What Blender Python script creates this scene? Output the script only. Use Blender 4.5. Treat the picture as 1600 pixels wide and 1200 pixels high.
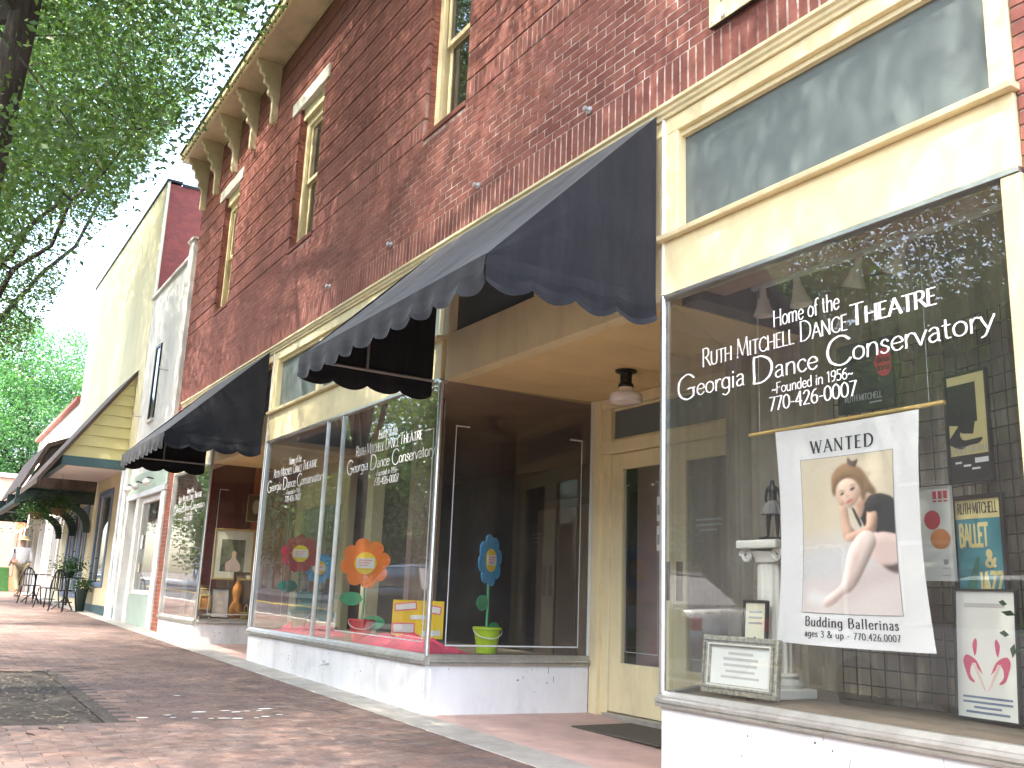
import bpy, bmesh, math, random
import numpy as np
from mathutils import Vector, Matrix, noise as mnoise

for o in list(bpy.data.objects):
    bpy.data.objects.remove(o)
random.seed(7)
rng = np.random.default_rng(7)
scene = bpy.context.scene
COL = scene.collection
PI = math.pi
R = math.radians

# ------------------------------------------------------------------ camera
CAM = Vector((4.1516, -3.6032, 0.9255))
YAW, PITCH, ROLL = R(31.565), R(12.667), R(2.2527)
fwd = Vector((-math.cos(YAW) * math.cos(PITCH), math.sin(YAW) * math.cos(PITCH), math.sin(PITCH)))
rt = fwd.cross(Vector((0, 0, 1))).normalized()
up = rt.cross(fwd)
rt2 = rt * math.cos(ROLL) + up * math.sin(ROLL)
up2 = up * math.cos(ROLL) - rt * math.sin(ROLL)
camd = bpy.data.cameras.new('camera')
cam = bpy.data.objects.new('camera', camd)
COL.objects.link(cam)
M3 = Matrix((rt2, up2, -fwd)).transposed()
cam.matrix_world = Matrix.Translation(CAM) @ M3.to_4x4()
camd.sensor_width = 36.0
camd.lens = 1483.17 / 1600 * 36
camd.clip_start = 0.05
camd.clip_end = 900
scene.camera = cam


def to_px(p):
    d = Vector(p) - CAM
    w = d.dot(fwd)
    if w < 0.05:
        return None
    return (800 + 1483.17 * d.dot(rt2) / w, 600 - 1483.17 * d.dot(up2) / w, w)


# ------------------------------------------------------------------ sky, sun, exposure
TO_SUN = Vector((0.10, -0.52, 0.85)).normalized()
EL = math.asin(TO_SUN.z)
world = bpy.data.worlds.new('World')
scene.world = world
world.use_nodes = True
wn = world.node_tree.nodes
bg = wn['Background']
sky = wn.new('ShaderNodeTexSky')
sky.sky_type = 'NISHITA'
sky.sun_disc = False
sky.sun_elevation = EL
sky.sun_rotation = math.atan2(TO_SUN.x, TO_SUN.y)
sky.air_density = 1.2
sky.dust_density = 4.0
world.node_tree.links.new(sky.outputs[0], bg.inputs[0])
bg.inputs[1].default_value = 0.15
sund = bpy.data.lights.new('sun', 'SUN')
sund.energy = 2.1
sund.angle = R(0.6)
sund.color = (1.0, 0.93, 0.82)
sun = bpy.data.objects.new('sun', sund)
COL.objects.link(sun)
sun.location = (0, -20, 30)
sun.rotation_euler = (-TO_SUN).to_track_quat('-Z', 'Y').to_euler()

scene.view_settings.view_transform = 'Standard'
scene.view_settings.look = 'None'
scene.view_settings.gamma = 1
scene.view_settings.use_curve_mapping = False
scene.view_settings.exposure = 3.25
scene.cycles.use_denoising = True
scene.cycles.max_bounces = 8
scene.cycles.transparent_max_bounces = 16
scene.cycles.diffuse_bounces = 4
scene.cycles.glossy_bounces = 4
scene.cycles.caustics_reflective = False
scene.cycles.caustics_refractive = False
scene.cycles.sample_clamp_indirect = 6.0


# ------------------------------------------------------------------ materials
MATS = {}


def newmat(name):
    m = bpy.data.materials.new(name)
    m.use_nodes = True
    nt = m.node_tree
    b = nt.nodes['Principled BSDF']
    MATS[name] = m
    return m, nt, b


def link(nt, a, b):
    nt.links.new(a, b)


def noise_node(nt, scale, detail=4, rough=0.6, vec=None, stretch=None):
    n = nt.nodes.new('ShaderNodeTexNoise')
    n.inputs['Scale'].default_value = scale
    n.inputs['Detail'].default_value = detail
    n.inputs['Roughness'].default_value = rough
    tc = nt.nodes.new('ShaderNodeNewGeometry')
    src = tc.outputs['Position']
    if stretch:
        mp = nt.nodes.new('ShaderNodeMapping')
        mp.inputs['Scale'].default_value = stretch
        link(nt, src, mp.inputs[0])
        src = mp.outputs[0]
    link(nt, src, n.inputs['Vector'])
    return n


def mixc(nt, a, b, fac, mode='MIX'):
    x = nt.nodes.new('ShaderNodeMix')
    x.data_type = 'RGBA'
    x.blend_type = mode
    for sock, v in ((x.inputs[0], fac), (x.inputs[6], a), (x.inputs[7], b)):
        if hasattr(v, 'is_linked') or hasattr(v, 'links'):
            link(nt, v, sock)
        elif isinstance(v, (int, float)):
            sock.default_value = v
        else:
            sock.default_value = (*v, 1)
    return x.outputs[2]


def ramp(nt, src, stops):
    r = nt.nodes.new('ShaderNodeValToRGB')
    el = r.color_ramp.elements
    while len(el) < len(stops):
        el.new(0.5)
    for e, (p, c) in zip(el, stops):
        e.position = p
        e.color = (*c, 1) if len(c) == 3 else c
    link(nt, src, r.inputs[0])
    return r.outputs[0]


def add_bump(nt, b, src, strength, dist=0.01):
    bp = nt.nodes.new('ShaderNodeBump')
    bp.inputs['Strength'].default_value = strength
    bp.inputs['Distance'].default_value = dist
    link(nt, src, bp.inputs['Height'])
    link(nt, bp.outputs[0], b.inputs['Normal'])


def mat(name, col, rough=0.6, var=0.2, scale=3.0, metal=0.0, bump=0.0, bscale=40, spec=0.4, dirt=None, dirt_amt=0.0, dirt_scale=1.5, stretch=None):
    m, nt, b = newmat(name)
    lo = tuple(max(0, c * (1 - var)) for c in col)
    hi = tuple(min(1, c * (1 + var * 0.6)) for c in col)
    n = noise_node(nt, scale, 6, 0.65, stretch=stretch)
    c = ramp(nt, n.outputs['Fac'], [(0.3, lo), (0.7, hi)])
    if dirt:
        n2 = noise_node(nt, dirt_scale, 8, 0.7, stretch=stretch)
        f = ramp(nt, n2.outputs['Fac'], [(0.5, (0, 0, 0)), (0.75, (dirt_amt,) * 3)])
        c = mixc(nt, c, dirt, f)
    link(nt, c, b.inputs['Base Color'])
    b.inputs['Roughness'].default_value = rough
    b.inputs['Metallic'].default_value = metal
    b.inputs['Specular IOR Level'].default_value = spec
    if bump:
        n3 = noise_node(nt, bscale, 4, 0.6)
        add_bump(nt, b, n3.outputs['Fac'], bump, 0.004)
    return m


def brick_mat(name, reds, mortar_wear=False):
    m, nt, b = newmat(name)
    at = nt.nodes.new('ShaderNodeAttribute')
    at.attribute_name = 'tint'
    oi = nt.nodes.new('ShaderNodeObjectInfo')
    ad = nt.nodes.new('ShaderNodeMath')
    ad.operation = 'ADD'
    link(nt, at.outputs['Fac'], ad.inputs[0])
    link(nt, oi.outputs['Random'], ad.inputs[1])
    fr = nt.nodes.new('ShaderNodeMath')
    fr.operation = 'FRACT'
    link(nt, ad.outputs[0], fr.inputs[0])
    k = len(reds)
    c = ramp(nt, fr.outputs[0], [(i / (k - 1), r) for i, r in enumerate(reds)])
    n = noise_node(nt, 25, 6, 0.7)
    c = mixc(nt, c, ramp(nt, n.outputs['Fac'], [(0.3, (0.72, 0.72, 0.72)), (0.7, (1.15, 1.15, 1.15))]), 0.8, 'MULTIPLY')
    n2 = noise_node(nt, 0.9, 5, 0.6)
    c = mixc(nt, c, ramp(nt, n2.outputs['Fac'], [(0.35, (0.8, 0.78, 0.78)), (0.65, (1.12, 1.1, 1.1))]), 0.9, 'MULTIPLY')
    n4 = noise_node(nt, 1.6, 6, 0.65, stretch=(1, 1, 0.12))
    c = mixc(nt, c, ramp(nt, n4.outputs['Fac'], [(0.35, (0.80, 0.80, 0.82)), (0.6, (1.06, 1.04, 1.02))]), 0.8, 'MULTIPLY')
    link(nt, c, b.inputs['Base Color'])
    b.inputs['Roughness'].default_value = 0.8
    b.inputs['Specular IOR Level'].default_value = 0.25
    if name == 'paver':
        # trodden gum and oil spots
        vo = nt.nodes.new('ShaderNodeTexVoronoi')
        vo.inputs['Scale'].default_value = 2.6
        ge = nt.nodes.new('ShaderNodeNewGeometry')
        link(nt, ge.outputs['Position'], vo.inputs['Vector'])
        sp_ = ramp(nt, vo.outputs['Distance'], [(0.045, (0.45, 0.43, 0.42)), (0.07, (1, 1, 1))])
        c = mixc(nt, c, sp_, 0.8, 'MULTIPLY')
        n5 = noise_node(nt, 2.2, 8, 0.75)
        c = mixc(nt, c, ramp(nt, n5.outputs['Fac'], [(0.38, (0.72, 0.71, 0.72)), (0.58, (1.06, 1.05, 1.04))]), 0.85, 'MULTIPLY')
        link(nt, c, b.inputs['Base Color'])
    n3 = noise_node(nt, 120, 4, 0.7)
    add_bump(nt, b, n3.outputs['Fac'], 0.5, 0.003)
    return m


brick_mat('brick', [(0.19, 0.070, 0.058), (0.24, 0.092, 0.073), (0.265, 0.102, 0.079), (0.225, 0.088, 0.073), (0.29, 0.118, 0.09), (0.245, 0.092, 0.075)])
brick_mat('paver', [(0.195, 0.148, 0.130), (0.22, 0.158, 0.134), (0.17, 0.138, 0.126), (0.24, 0.164, 0.136), (0.19, 0.152, 0.140)])
brick_mat('pier_brick', [(0.30, 0.10, 0.06), (0.34, 0.13, 0.08), (0.27, 0.09, 0.06), (0.36, 0.15, 0.10)])


def mortar_mat():
    # pale lime mortar, partly stained brick red where the wall was washed over
    m, nt, b = newmat('mortar')
    n = noise_node(nt, 1.1, 6, 0.65)
    f = ramp(nt, n.outputs['Fac'], [(0.33, (0, 0, 0)), (0.5, (1, 1, 1))])
    n2 = noise_node(nt, 12, 4, 0.6)
    g = ramp(nt, n2.outputs['Fac'], [(0.35, (0.26, 0.13, 0.11)), (0.6, (0.58, 0.48, 0.44))])
    sx = nt.nodes.new('ShaderNodeSeparateXYZ')
    geo = nt.nodes.new('ShaderNodeNewGeometry')
    link(nt, geo.outputs['Position'], sx.inputs[0])
    # the upper wall keeps more of the red wash than the storefront band
    mr = nt.nodes.new('ShaderNodeMapRange')
    mr.inputs[1].default_value = 4.9
    mr.inputs[2].default_value = 6.2
    mr.inputs[3].default_value = 1.0
    mr.inputs[4].default_value = 0.22
    link(nt, sx.outputs['Z'], mr.inputs[0])
    mx = nt.nodes.new('ShaderNodeMapRange')
    mx.inputs[1].default_value = -8.5
    mx.inputs[2].default_value = -2.0
    mx.inputs[3].default_value = 0.25
    mx.inputs[4].default_value = 1.0
    link(nt, sx.outputs['X'], mx.inputs[0])
    mu = nt.nodes.new('ShaderNodeMath')
    mu.operation = 'MULTIPLY'
    link(nt, mr.outputs[0], mu.inputs[0])
    link(nt, mx.outputs[0], mu.inputs[1])
    f2 = mixc(nt, (0, 0, 0), f, mu.outputs[0])
    c = mixc(nt, (0.16, 0.045, 0.035), g, f2)
    link(nt, c, b.inputs['Base Color'])
    b.inputs['Roughness'].default_value = 0.9


mortar_mat()
mat('mortar_plain', (0.42, 0.36, 0.32), 0.9, 0.3, 8)
mat('paver_joint', (0.085, 0.07, 0.06), 0.95, 0.4, 15)
mat('cream_paint', (0.80, 0.69, 0.42), 0.45, 0.10, 2.5, bump=0.15, bscale=25, dirt=(0.42, 0.34, 0.2), dirt_amt=0.4, dirt_scale=4, stretch=(1, 1, 0.35))
mat('cream_trim', (0.74, 0.64, 0.40), 0.5, 0.12, 3.0, bump=0.2, bscale=25, dirt=(0.3, 0.25, 0.16), dirt_amt=0.35, dirt_scale=4)
mat('soffit_paint', (0.80, 0.62, 0.31), 0.5, 0.10, 1.5, bump=0.1, bscale=18)
mat('eave_paint', (0.64, 0.55, 0.38), 0.6, 0.18, 2.0, bump=0.25, bscale=30, dirt=(0.22, 0.17, 0.1), dirt_amt=0.5, dirt_scale=3)
mat('stone_lintel', (0.62, 0.60, 0.52), 0.8, 0.15, 6, bump=0.2)
mat('aluminium', (0.72, 0.72, 0.72), 0.32, 0.12, 12, metal=0.9)
mat('aluminium_dull', (0.55, 0.54, 0.50), 0.45, 0.18, 9, metal=0.75, dirt=(0.3, 0.26, 0.2), dirt_amt=0.4, dirt_scale=8)
mat('marble_kick', (0.74, 0.74, 0.74), 0.45, 0.12, 2.2, dirt=(0.38, 0.36, 0.34), dirt_amt=0.55, dirt_scale=3.5, stretch=(1, 1, 0.5))
mat('scuff', (0.16, 0.15, 0.15), 0.8, 0.2)
mat('concrete', (0.36, 0.34, 0.31), 0.85, 0.2, 4, bump=0.3, bscale=60, dirt=(0.2, 0.18, 0.16), dirt_amt=0.5)
mat('entry_floor', (0.52, 0.36, 0.32), 0.7, 0.2, 2.5, bump=0.2, bscale=50, dirt=(0.3, 0.24, 0.21), dirt_amt=0.6, dirt_scale=4)
mat('asphalt', (0.05, 0.05, 0.052), 0.85, 0.25, 6, bump=0.4, bscale=80)
mat('kerb', (0.38, 0.36, 0.33), 0.85, 0.2, 5)
mat('soil', (0.075, 0.062, 0.05), 0.95, 0.45, 9, bump=0.8, bscale=40)
mat('litter', (0.22, 0.18, 0.13), 0.9, 0.5, 40)
mat('white_paint', (0.78, 0.77, 0.74), 0.6, 0.08, 10)
mat('white_stucco', (0.66, 0.65, 0.63), 0.8, 0.14, 1.2, bump=0.3, bscale=30, dirt=(0.4, 0.37, 0.33), dirt_amt=0.45, dirt_scale=1.5, stretch=(1, 1, 0.3))
mat('cream_stucco', (0.62, 0.57, 0.38), 0.8, 0.12, 0.8, bump=0.2, bscale=15, dirt=(0.38, 0.34, 0.22), dirt_amt=0.4, dirt_scale=1.2, stretch=(1, 1, 0.3))
mat('cream_siding', (0.64, 0.58, 0.30), 0.6, 0.1, 2)
mat('pale_wall', (0.72, 0.68, 0.62), 0.8, 0.1, 1.5)
mat('pink_roof', (0.42, 0.13, 0.10), 0.8, 0.2, 4)
mat('peach_stucco', (0.70, 0.47, 0.33), 0.85, 0.12, 1)
mat('rust_red', (0.40, 0.10, 0.04), 0.7, 0.15, 2)
mat('teal_trim', (0.06, 0.12, 0.14), 0.55, 0.15, 3)
mat('blue_trim', (0.16, 0.22, 0.32), 0.5, 0.15, 3)
mat('green_beam', (0.025, 0.045, 0.04), 0.6, 0.2, 4)
mat('brown_roof', (0.09, 0.065, 0.05), 0.85, 0.3, 5, bump=0.3)
mat('lilac_soffit', (0.62, 0.57, 0.56), 0.7, 0.08, 2)
mat('grey_green_panel', (0.42, 0.52, 0.45), 0.5, 0.1, 3)
mat('pale_blue_paint', (0.70, 0.74, 0.78), 0.5, 0.08, 3)
mat('dark_metal', (0.02, 0.02, 0.022), 0.45, 0.2, 10, metal=0.3)
mat('frame_steel', (0.35, 0.34, 0.33), 0.45, 0.15, 10, metal=0.6)
mat('lamp_black', (0.015, 0.014, 0.013), 0.4, 0.1)
mat('lamp_glass', (0.80, 0.74, 0.70), 0.25, 0.05, spec=0.6)
mat('rubber_mat', (0.10, 0.085, 0.07), 0.95, 0.35, 60, bump=1.0, bscale=200)
mat('galvanised', (0.60, 0.60, 0.62), 0.5, 0.2, 20, metal=0.7)
def bark_mat():
    m, nt, b = newmat('bark')
    n = noise_node(nt, 14, 6, 0.7, stretch=(1, 1, 0.14))
    c = ramp(nt, n.outputs['Fac'], [(0.35, (0.022, 0.017, 0.014)), (0.65, (0.085, 0.068, 0.054))])
    link(nt, c, b.inputs['Base Color'])
    b.inputs['Roughness'].default_value = 0.95
    add_bump(nt, b, n.outputs['Fac'], 1.0, 0.05)


bark_mat()
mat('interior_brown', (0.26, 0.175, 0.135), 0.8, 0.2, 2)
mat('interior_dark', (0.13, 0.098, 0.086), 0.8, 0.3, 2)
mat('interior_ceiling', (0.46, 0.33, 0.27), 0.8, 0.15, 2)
mat('interior_pink', (0.50, 0.33, 0.30), 0.8, 0.1, 2)
mat('curtain', (0.38, 0.32, 0.25), 0.85, 0.15, 4)
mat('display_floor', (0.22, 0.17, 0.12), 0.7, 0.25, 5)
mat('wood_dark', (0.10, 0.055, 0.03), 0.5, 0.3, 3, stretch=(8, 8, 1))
mat('gold_wood', (0.55, 0.36, 0.12), 0.4, 0.2, 6)
mat('black_frame', (0.02, 0.02, 0.02), 0.4, 0.1)
mat('silver_ornate', (0.45, 0.41, 0.33), 0.4, 0.5, 45, metal=0.5, bump=1.0, bscale=90)
mat('paper_white', (0.78, 0.77, 0.74), 0.8, 0.04, 3)
mat('paper_cream', (0.70, 0.64, 0.48), 0.8, 0.05, 3)
mat('banner_cloth', (0.76, 0.73, 0.74), 0.8, 0.04, 3)
mat('ink', (0.03, 0.03, 0.035), 0.7, 0.05)
mat('ink_grey', (0.35, 0.34, 0.34), 0.8, 0.05)
mat('ink_faint', (0.52, 0.50, 0.48), 0.8, 0.05)
mat('vinyl_white', (0.85, 0.85, 0.85), 0.5, 0.02)
mat('vinyl_line', (0.55, 0.56, 0.56), 0.5, 0.05)
mat('orange_paper', (0.90, 0.20, 0.01), 0.7, 0.06)
mat('crimson_paper', (0.36, 0.02, 0.045), 0.7, 0.06)
mat('blue_paper', (0.06, 0.33, 0.66), 0.7, 0.06)
mat('yellow_paper', (0.90, 0.60, 0.02), 0.7, 0.05)
mat('green_paper', (0.05, 0.36, 0.16), 0.7, 0.08)
mat('green_dull', (0.03, 0.16, 0.11), 0.7, 0.08)
mat('pink_paper', (0.85, 0.18, 0.24), 0.7, 0.05)
mat('red_plastic', (0.72, 0.035, 0.06), 0.4, 0.04)
mat('lime_plastic', (0.45, 0.62, 0.02), 0.4, 0.04)
mat('olive_plastic', (0.14, 0.20, 0.03), 0.4, 0.04)
mat('tissue_pink', (0.72, 0.05, 0.13), 0.8, 0.15, 20)
mat('plaster_white', (0.68, 0.65, 0.60), 0.7, 0.08, 6)
mat('bronze', (0.045, 0.04, 0.04), 0.4, 0.2, 12, metal=0.4)
mat('bronze_skirt', (0.16, 0.15, 0.15), 0.8, 0.15, 20)
mat('wire_black', (0.015, 0.014, 0.013), 0.5, 0.1)
mat('poster_black', (0.018, 0.018, 0.02), 0.6, 0.1)
mat('poster_teal', (0.05, 0.22, 0.27), 0.7, 0.06)
mat('poster_yellow', (0.62, 0.52, 0.24), 0.7, 0.06)
mat('poster_pink', (0.60, 0.08, 0.16), 0.7, 0.06)
mat('poster_red', (0.60, 0.05, 0.07), 0.7, 0.06)
mat('poster_orange', (0.70, 0.26, 0.08), 0.7, 0.06)
mat('photo_wall', (0.66, 0.57, 0.45), 0.7, 0.18, 4)
mat('photo_floor', (0.66, 0.58, 0.56), 0.7, 0.08, 3)
mat('photo_grey', (0.60, 0.57, 0.57), 0.7, 0.14, 4)
mat('photo_skin', (0.68, 0.40, 0.28), 0.7, 0.22, 16)
mat('photo_tights', (0.72, 0.55, 0.50), 0.7, 0.16, 12)
mat('photo_hair', (0.30, 0.17, 0.085), 0.7, 0.6, 40)
mat('photo_skin_shade', (0.50, 0.27, 0.18), 0.7, 0.2, 16)
mat('photo_hair_light', (0.46, 0.30, 0.16), 0.7, 0.4, 40)
mat('photo_lip', (0.60, 0.16, 0.13), 0.7, 0.05)
mat('photo_shade', (0.56, 0.40, 0.34), 0.7, 0.05)
mat('mat_board', (0.70, 0.64, 0.52), 0.8, 0.05)
mat('painting', (0.16, 0.16, 0.10), 0.6, 0.7, 7)
mat('sketch_paper', (0.46, 0.38, 0.36), 0.8, 0.1, 10)
mat('gourd_orange', (0.62, 0.24, 0.05), 0.4, 0.3, 10)
mat('wicker', (0.50, 0.34, 0.14), 0.8, 0.3, 30)
mat('sackcloth', (0.20, 0.15, 0.09), 0.9, 0.2, 20)
mat('skin', (0.42, 0.27, 0.20), 0.6, 0.05)
mat('shirt_white', (0.76, 0.77, 0.80), 0.85, 0.06, 6)
mat('khaki', (0.22, 0.19, 0.12), 0.85, 0.1, 6)
mat('straw', (0.66, 0.52, 0.28), 0.8, 0.1, 20)
mat('shoe', (0.06, 0.045, 0.035), 0.6, 0.1)
mat('terracotta', (0.30, 0.13, 0.07), 0.8, 0.15, 8)
mat('coir', (0.12, 0.075, 0.04), 0.95, 0.3, 30)
mat('teal_canvas', (0.05, 0.30, 0.33), 0.8, 0.1, 3)
mat('white_canvas', (0.74, 0.76, 0.77), 0.8, 0.05, 3)
mat('car_white', (0.72, 0.72, 0.73), 0.25, 0.03, spec=0.6)
mat('car_silver', (0.40, 0.41, 0.43), 0.25, 0.03, metal=0.5)
mat('car_dark', (0.03, 0.035, 0.05), 0.2, 0.03, spec=0.6)
mat('tyre', (0.02, 0.02, 0.02), 0.85, 0.1)
mat('tail_red', (0.45, 0.01, 0.01), 0.3, 0.05)
mat('sign_green', (0.06, 0.17, 0.05), 0.6, 0.3, 12)
mat('window_dark', (0.03, 0.035, 0.04), 0.08, 0.3, 4, spec=0.8)
mat('blind_grey', (0.50, 0.52, 0.50), 0.7, 0.1, 4)
mat('opposite_brick', (0.24, 0.12, 0.09), 0.85, 0.2, 3)
mat('opposite_pale', (0.55, 0.54, 0.52), 0.8, 0.12, 2)


def fabric_mat():
    m, nt, b = newmat('awning_cloth')
    geo = nt.nodes.new('ShaderNodeNewGeometry')
    sx = nt.nodes.new('ShaderNodeSeparateXYZ')
    link(nt, geo.outputs['True Normal'], sx.inputs[0])
    mr = nt.nodes.new('ShaderNodeMapRange')
    mr.inputs[1].default_value = 0.25
    mr.inputs[2].default_value = 0.75
    ab = nt.nodes.new('ShaderNodeMath')
    ab.operation = 'ABSOLUTE'
    link(nt, sx.outputs['Z'], ab.inputs[0])
    link(nt, ab.outputs[0], mr.inputs[0])
    n = noise_node(nt, 5, 7, 0.7, stretch=(1.0, 1.0, 0.25))
    f = ramp(nt, n.outputs['Fac'], [(0.35, (0.25,) * 3), (0.7, (1,) * 3)])
    dust = mixc(nt, (0, 0, 0), f, mr.outputs[0])
    n2 = noise_node(nt, 7, 6, 0.7, stretch=(1.0, 1.0, 0.15))
    f2 = ramp(nt, n2.outputs['Fac'], [(0.45, (0.04,) * 3), (0.75, (0.4,) * 3)])
    ff = mixc(nt, dust, f2, 0.6, 'ADD')
    c = mixc(nt, (0.0085, 0.0095, 0.0145), (0.062, 0.062, 0.068), ff)
    link(nt, c, b.inputs['Base Color'])
    b.inputs['Roughness'].default_value = 0.8
    b.inputs['Specular IOR Level'].default_value = 0.3
    b.inputs['Sheen Weight'].default_value = 0.15
    n3 = noise_node(nt, 3.5, 3, 0.5)
    add_bump(nt, b, n3.outputs['Fac'], 0.35, 0.03)


fabric_mat()


def glass_mat(name, tint=(0.93, 0.95, 0.94), rough=0.0, boost=1.0, base=0.045, dust=0.02):
    m = bpy.data.materials.new(name)
    m.use_nodes = True
    nt = m.node_tree
    nt.nodes.clear()
    out = nt.nodes.new('ShaderNodeOutputMaterial')
    tr = nt.nodes.new('ShaderNodeBsdfTransparent')
    tr.inputs[0].default_value = (*tint, 1)
    gl = nt.nodes.new('ShaderNodeBsdfGlossy')
    gl.inputs['Roughness'].default_value = rough
    gl.inputs[0].default_value = (1, 1, 1, 1)
    geo = nt.nodes.new('ShaderNodeNewGeometry')
    nz = noise_node(nt, 1.3, 2, 0.4)
    bp = nt.nodes.new('ShaderNodeBump')
    bp.inputs['Strength'].default_value = 0.06
    bp.inputs['Distance'].default_value = 0.02
    link(nt, nz.outputs['Fac'], bp.inputs['Height'])
    link(nt, bp.outputs[0], gl.inputs['Normal'])
    dt = nt.nodes.new('ShaderNodeVectorMath')
    dt.operation = 'DOT_PRODUCT'
    link(nt, geo.outputs['Incoming'], dt.inputs[0])
    link(nt, geo.outputs['Normal'], dt.inputs[1])

    def mth(op, a, bb):
        x = nt.nodes.new('ShaderNodeMath')
        x.operation = op
        for i, v in enumerate((a, bb)):
            if v is None:
                continue
            if isinstance(v, (int, float)):
                x.inputs[i].default_value = v
            else:
                link(nt, v, x.inputs[i])
        return x.outputs[0]
    a = mth('ABSOLUTE', dt.outputs['Value'], None)
    q = mth('SUBTRACT', 1.0, a)
    p5 = mth('POWER', q, 5.0)
    f = mth('ADD', mth('MULTIPLY', p5, 0.95 * boost), base)
    f = mth('MINIMUM', f, 1.0)
    mx = nt.nodes.new('ShaderNodeMixShader')
    link(nt, f, mx.inputs[0])
    link(nt, tr.outputs[0], mx.inputs[1])
    link(nt, gl.outputs[0], mx.inputs[2])
    # thin film of street dust, also set to veil the panes in haze
    du = nt.nodes.new('ShaderNodeBsdfDiffuse')
    du.inputs[0].default_value = (0.62, 0.60, 0.58, 1)
    nd = noise_node(nt, 2.5, 6, 0.7)
    fd = ramp(nt, nd.outputs['Fac'], [(0.3, (dust * .5,) * 3), (0.75, (dust * 1.6,) * 3)])
    m3 = nt.nodes.new('ShaderNodeMixShader')
    link(nt, fd, m3.inputs[0])
    link(nt, mx.outputs[0], m3.inputs[1])
    link(nt, du.outputs[0], m3.inputs[2])
    link(nt, m3.outputs[0], out.inputs[0])
    MATS[name] = m


glass_mat('shop_glass')
glass_mat('sash_glass', (0.35, 0.37, 0.38), base=0.09)


def frosted_mat():
    m, nt, b = newmat('transom_glass')
    n = noise_node(nt, 2.2, 4, 0.6)
    c = ramp(nt, n.outputs['Fac'], [(0.3, (0.125, 0.150, 0.150)), (0.7, (0.145, 0.172, 0.170))])
    link(nt, c, b.inputs['Base Color'])
    b.inputs['Roughness'].default_value = 0.42
    b.inputs['Specular IOR Level'].default_value = 0.5
    n3 = noise_node(nt, 90, 2, 0.5)
    add_bump(nt, b, n3.outputs['Fac'], 0.25, 0.002)


frosted_mat()


def leaf_mat(name, dark, light):
    m = bpy.data.materials.new(name)
    m.use_nodes = True
    nt = m.node_tree
    nt.nodes.clear()
    out = nt.nodes.new('ShaderNodeOutputMaterial')
    at = nt.nodes.new('ShaderNodeAttribute')
    at.attribute_name = 'tint'
    c = ramp(nt, at.outputs['Fac'], [(0.0, dark), (1.0, light)])
    df = nt.nodes.new('ShaderNodeBsdfDiffuse')
    tl = nt.nodes.new('ShaderNodeBsdfTranslucent')
    gl = nt.nodes.new('ShaderNodeBsdfGlossy')
    gl.inputs['Roughness'].default_value = 0.35
    gl.inputs[0].default_value = (0.8, 0.85, 0.8, 1)
    link(nt, c, df.inputs[0])
    c2 = mixc(nt, c, (1.2, 1.55, 0.7), 0.75, 'MULTIPLY')
    link(nt, c2, tl.inputs[0])
    m1 = nt.nodes.new('ShaderNodeMixShader')
    m1.inputs[0].default_value = 0.5
    link(nt, df.outputs[0], m1.inputs[1])
    link(nt, tl.outputs[0], m1.inputs[2])
    m2 = nt.nodes.new('ShaderNodeMixShader')
    m2.inputs[0].default_value = 0.05
    link(nt, m1.outputs[0], m2.inputs[1])
    link(nt, gl.outputs[0], m2.inputs[2])
    link(nt, m2.outputs[0], out.inputs[0])
    MATS[name] = m


leaf_mat('leaf', (0.060, 0.120, 0.030), (0.14, 0.21, 0.055))
leaf_mat('leaf_bright', (0.055, 0.15, 0.05), (0.10, 0.24, 0.07))
leaf_mat('leaf_pot', (0.02, 0.06, 0.012), (0.05, 0.12, 0.025))


def brick_tex_mat():
    m, nt, b = newmat('far_brick')
    bt = nt.nodes.new('ShaderNodeTexBrick')
    tc = nt.nodes.new('ShaderNodeNewGeometry')
    mp = nt.nodes.new('ShaderNodeCombineXYZ')
    sx = nt.nodes.new('ShaderNodeSeparateXYZ')
    link(nt, tc.outputs['Position'], sx.inputs[0])
    ad = nt.nodes.new('ShaderNodeMath')
    link(nt, sx.outputs['X'], ad.inputs[0])
    link(nt, sx.outputs['Y'], ad.inputs[1])
    link(nt, ad.outputs[0], mp.inputs[0])
    link(nt, sx.outputs['Z'], mp.inputs[1])
    link(nt, mp.outputs[0], bt.inputs['Vector'])
    bt.inputs['Color1'].default_value = (0.25, 0.055, 0.045, 1)
    bt.inputs['Color2'].default_value = (0.19, 0.045, 0.04, 1)
    bt.inputs['Mortar'].default_value = (0.17, 0.06, 0.055, 1)
    bt.inputs['Scale'].default_value = 1.0
    bt.inputs['Brick Width'].default_value = 0.22
    bt.inputs['Row Height'].default_value = 0.075
    bt.inputs['Mortar Size'].default_value = 0.008
    link(nt, bt.outputs['Color'], b.inputs['Base Color'])
    add_bump(nt, b, bt.outputs['Fac'], -0.6, 0.01)
    b.inputs['Roughness'].default_value = 0.85


brick_tex_mat()
# ------------------------------------------------------------------ mesh helpers
ORG = {}


def G(x):
    return -0.0155 * (x + 2.8)


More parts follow.
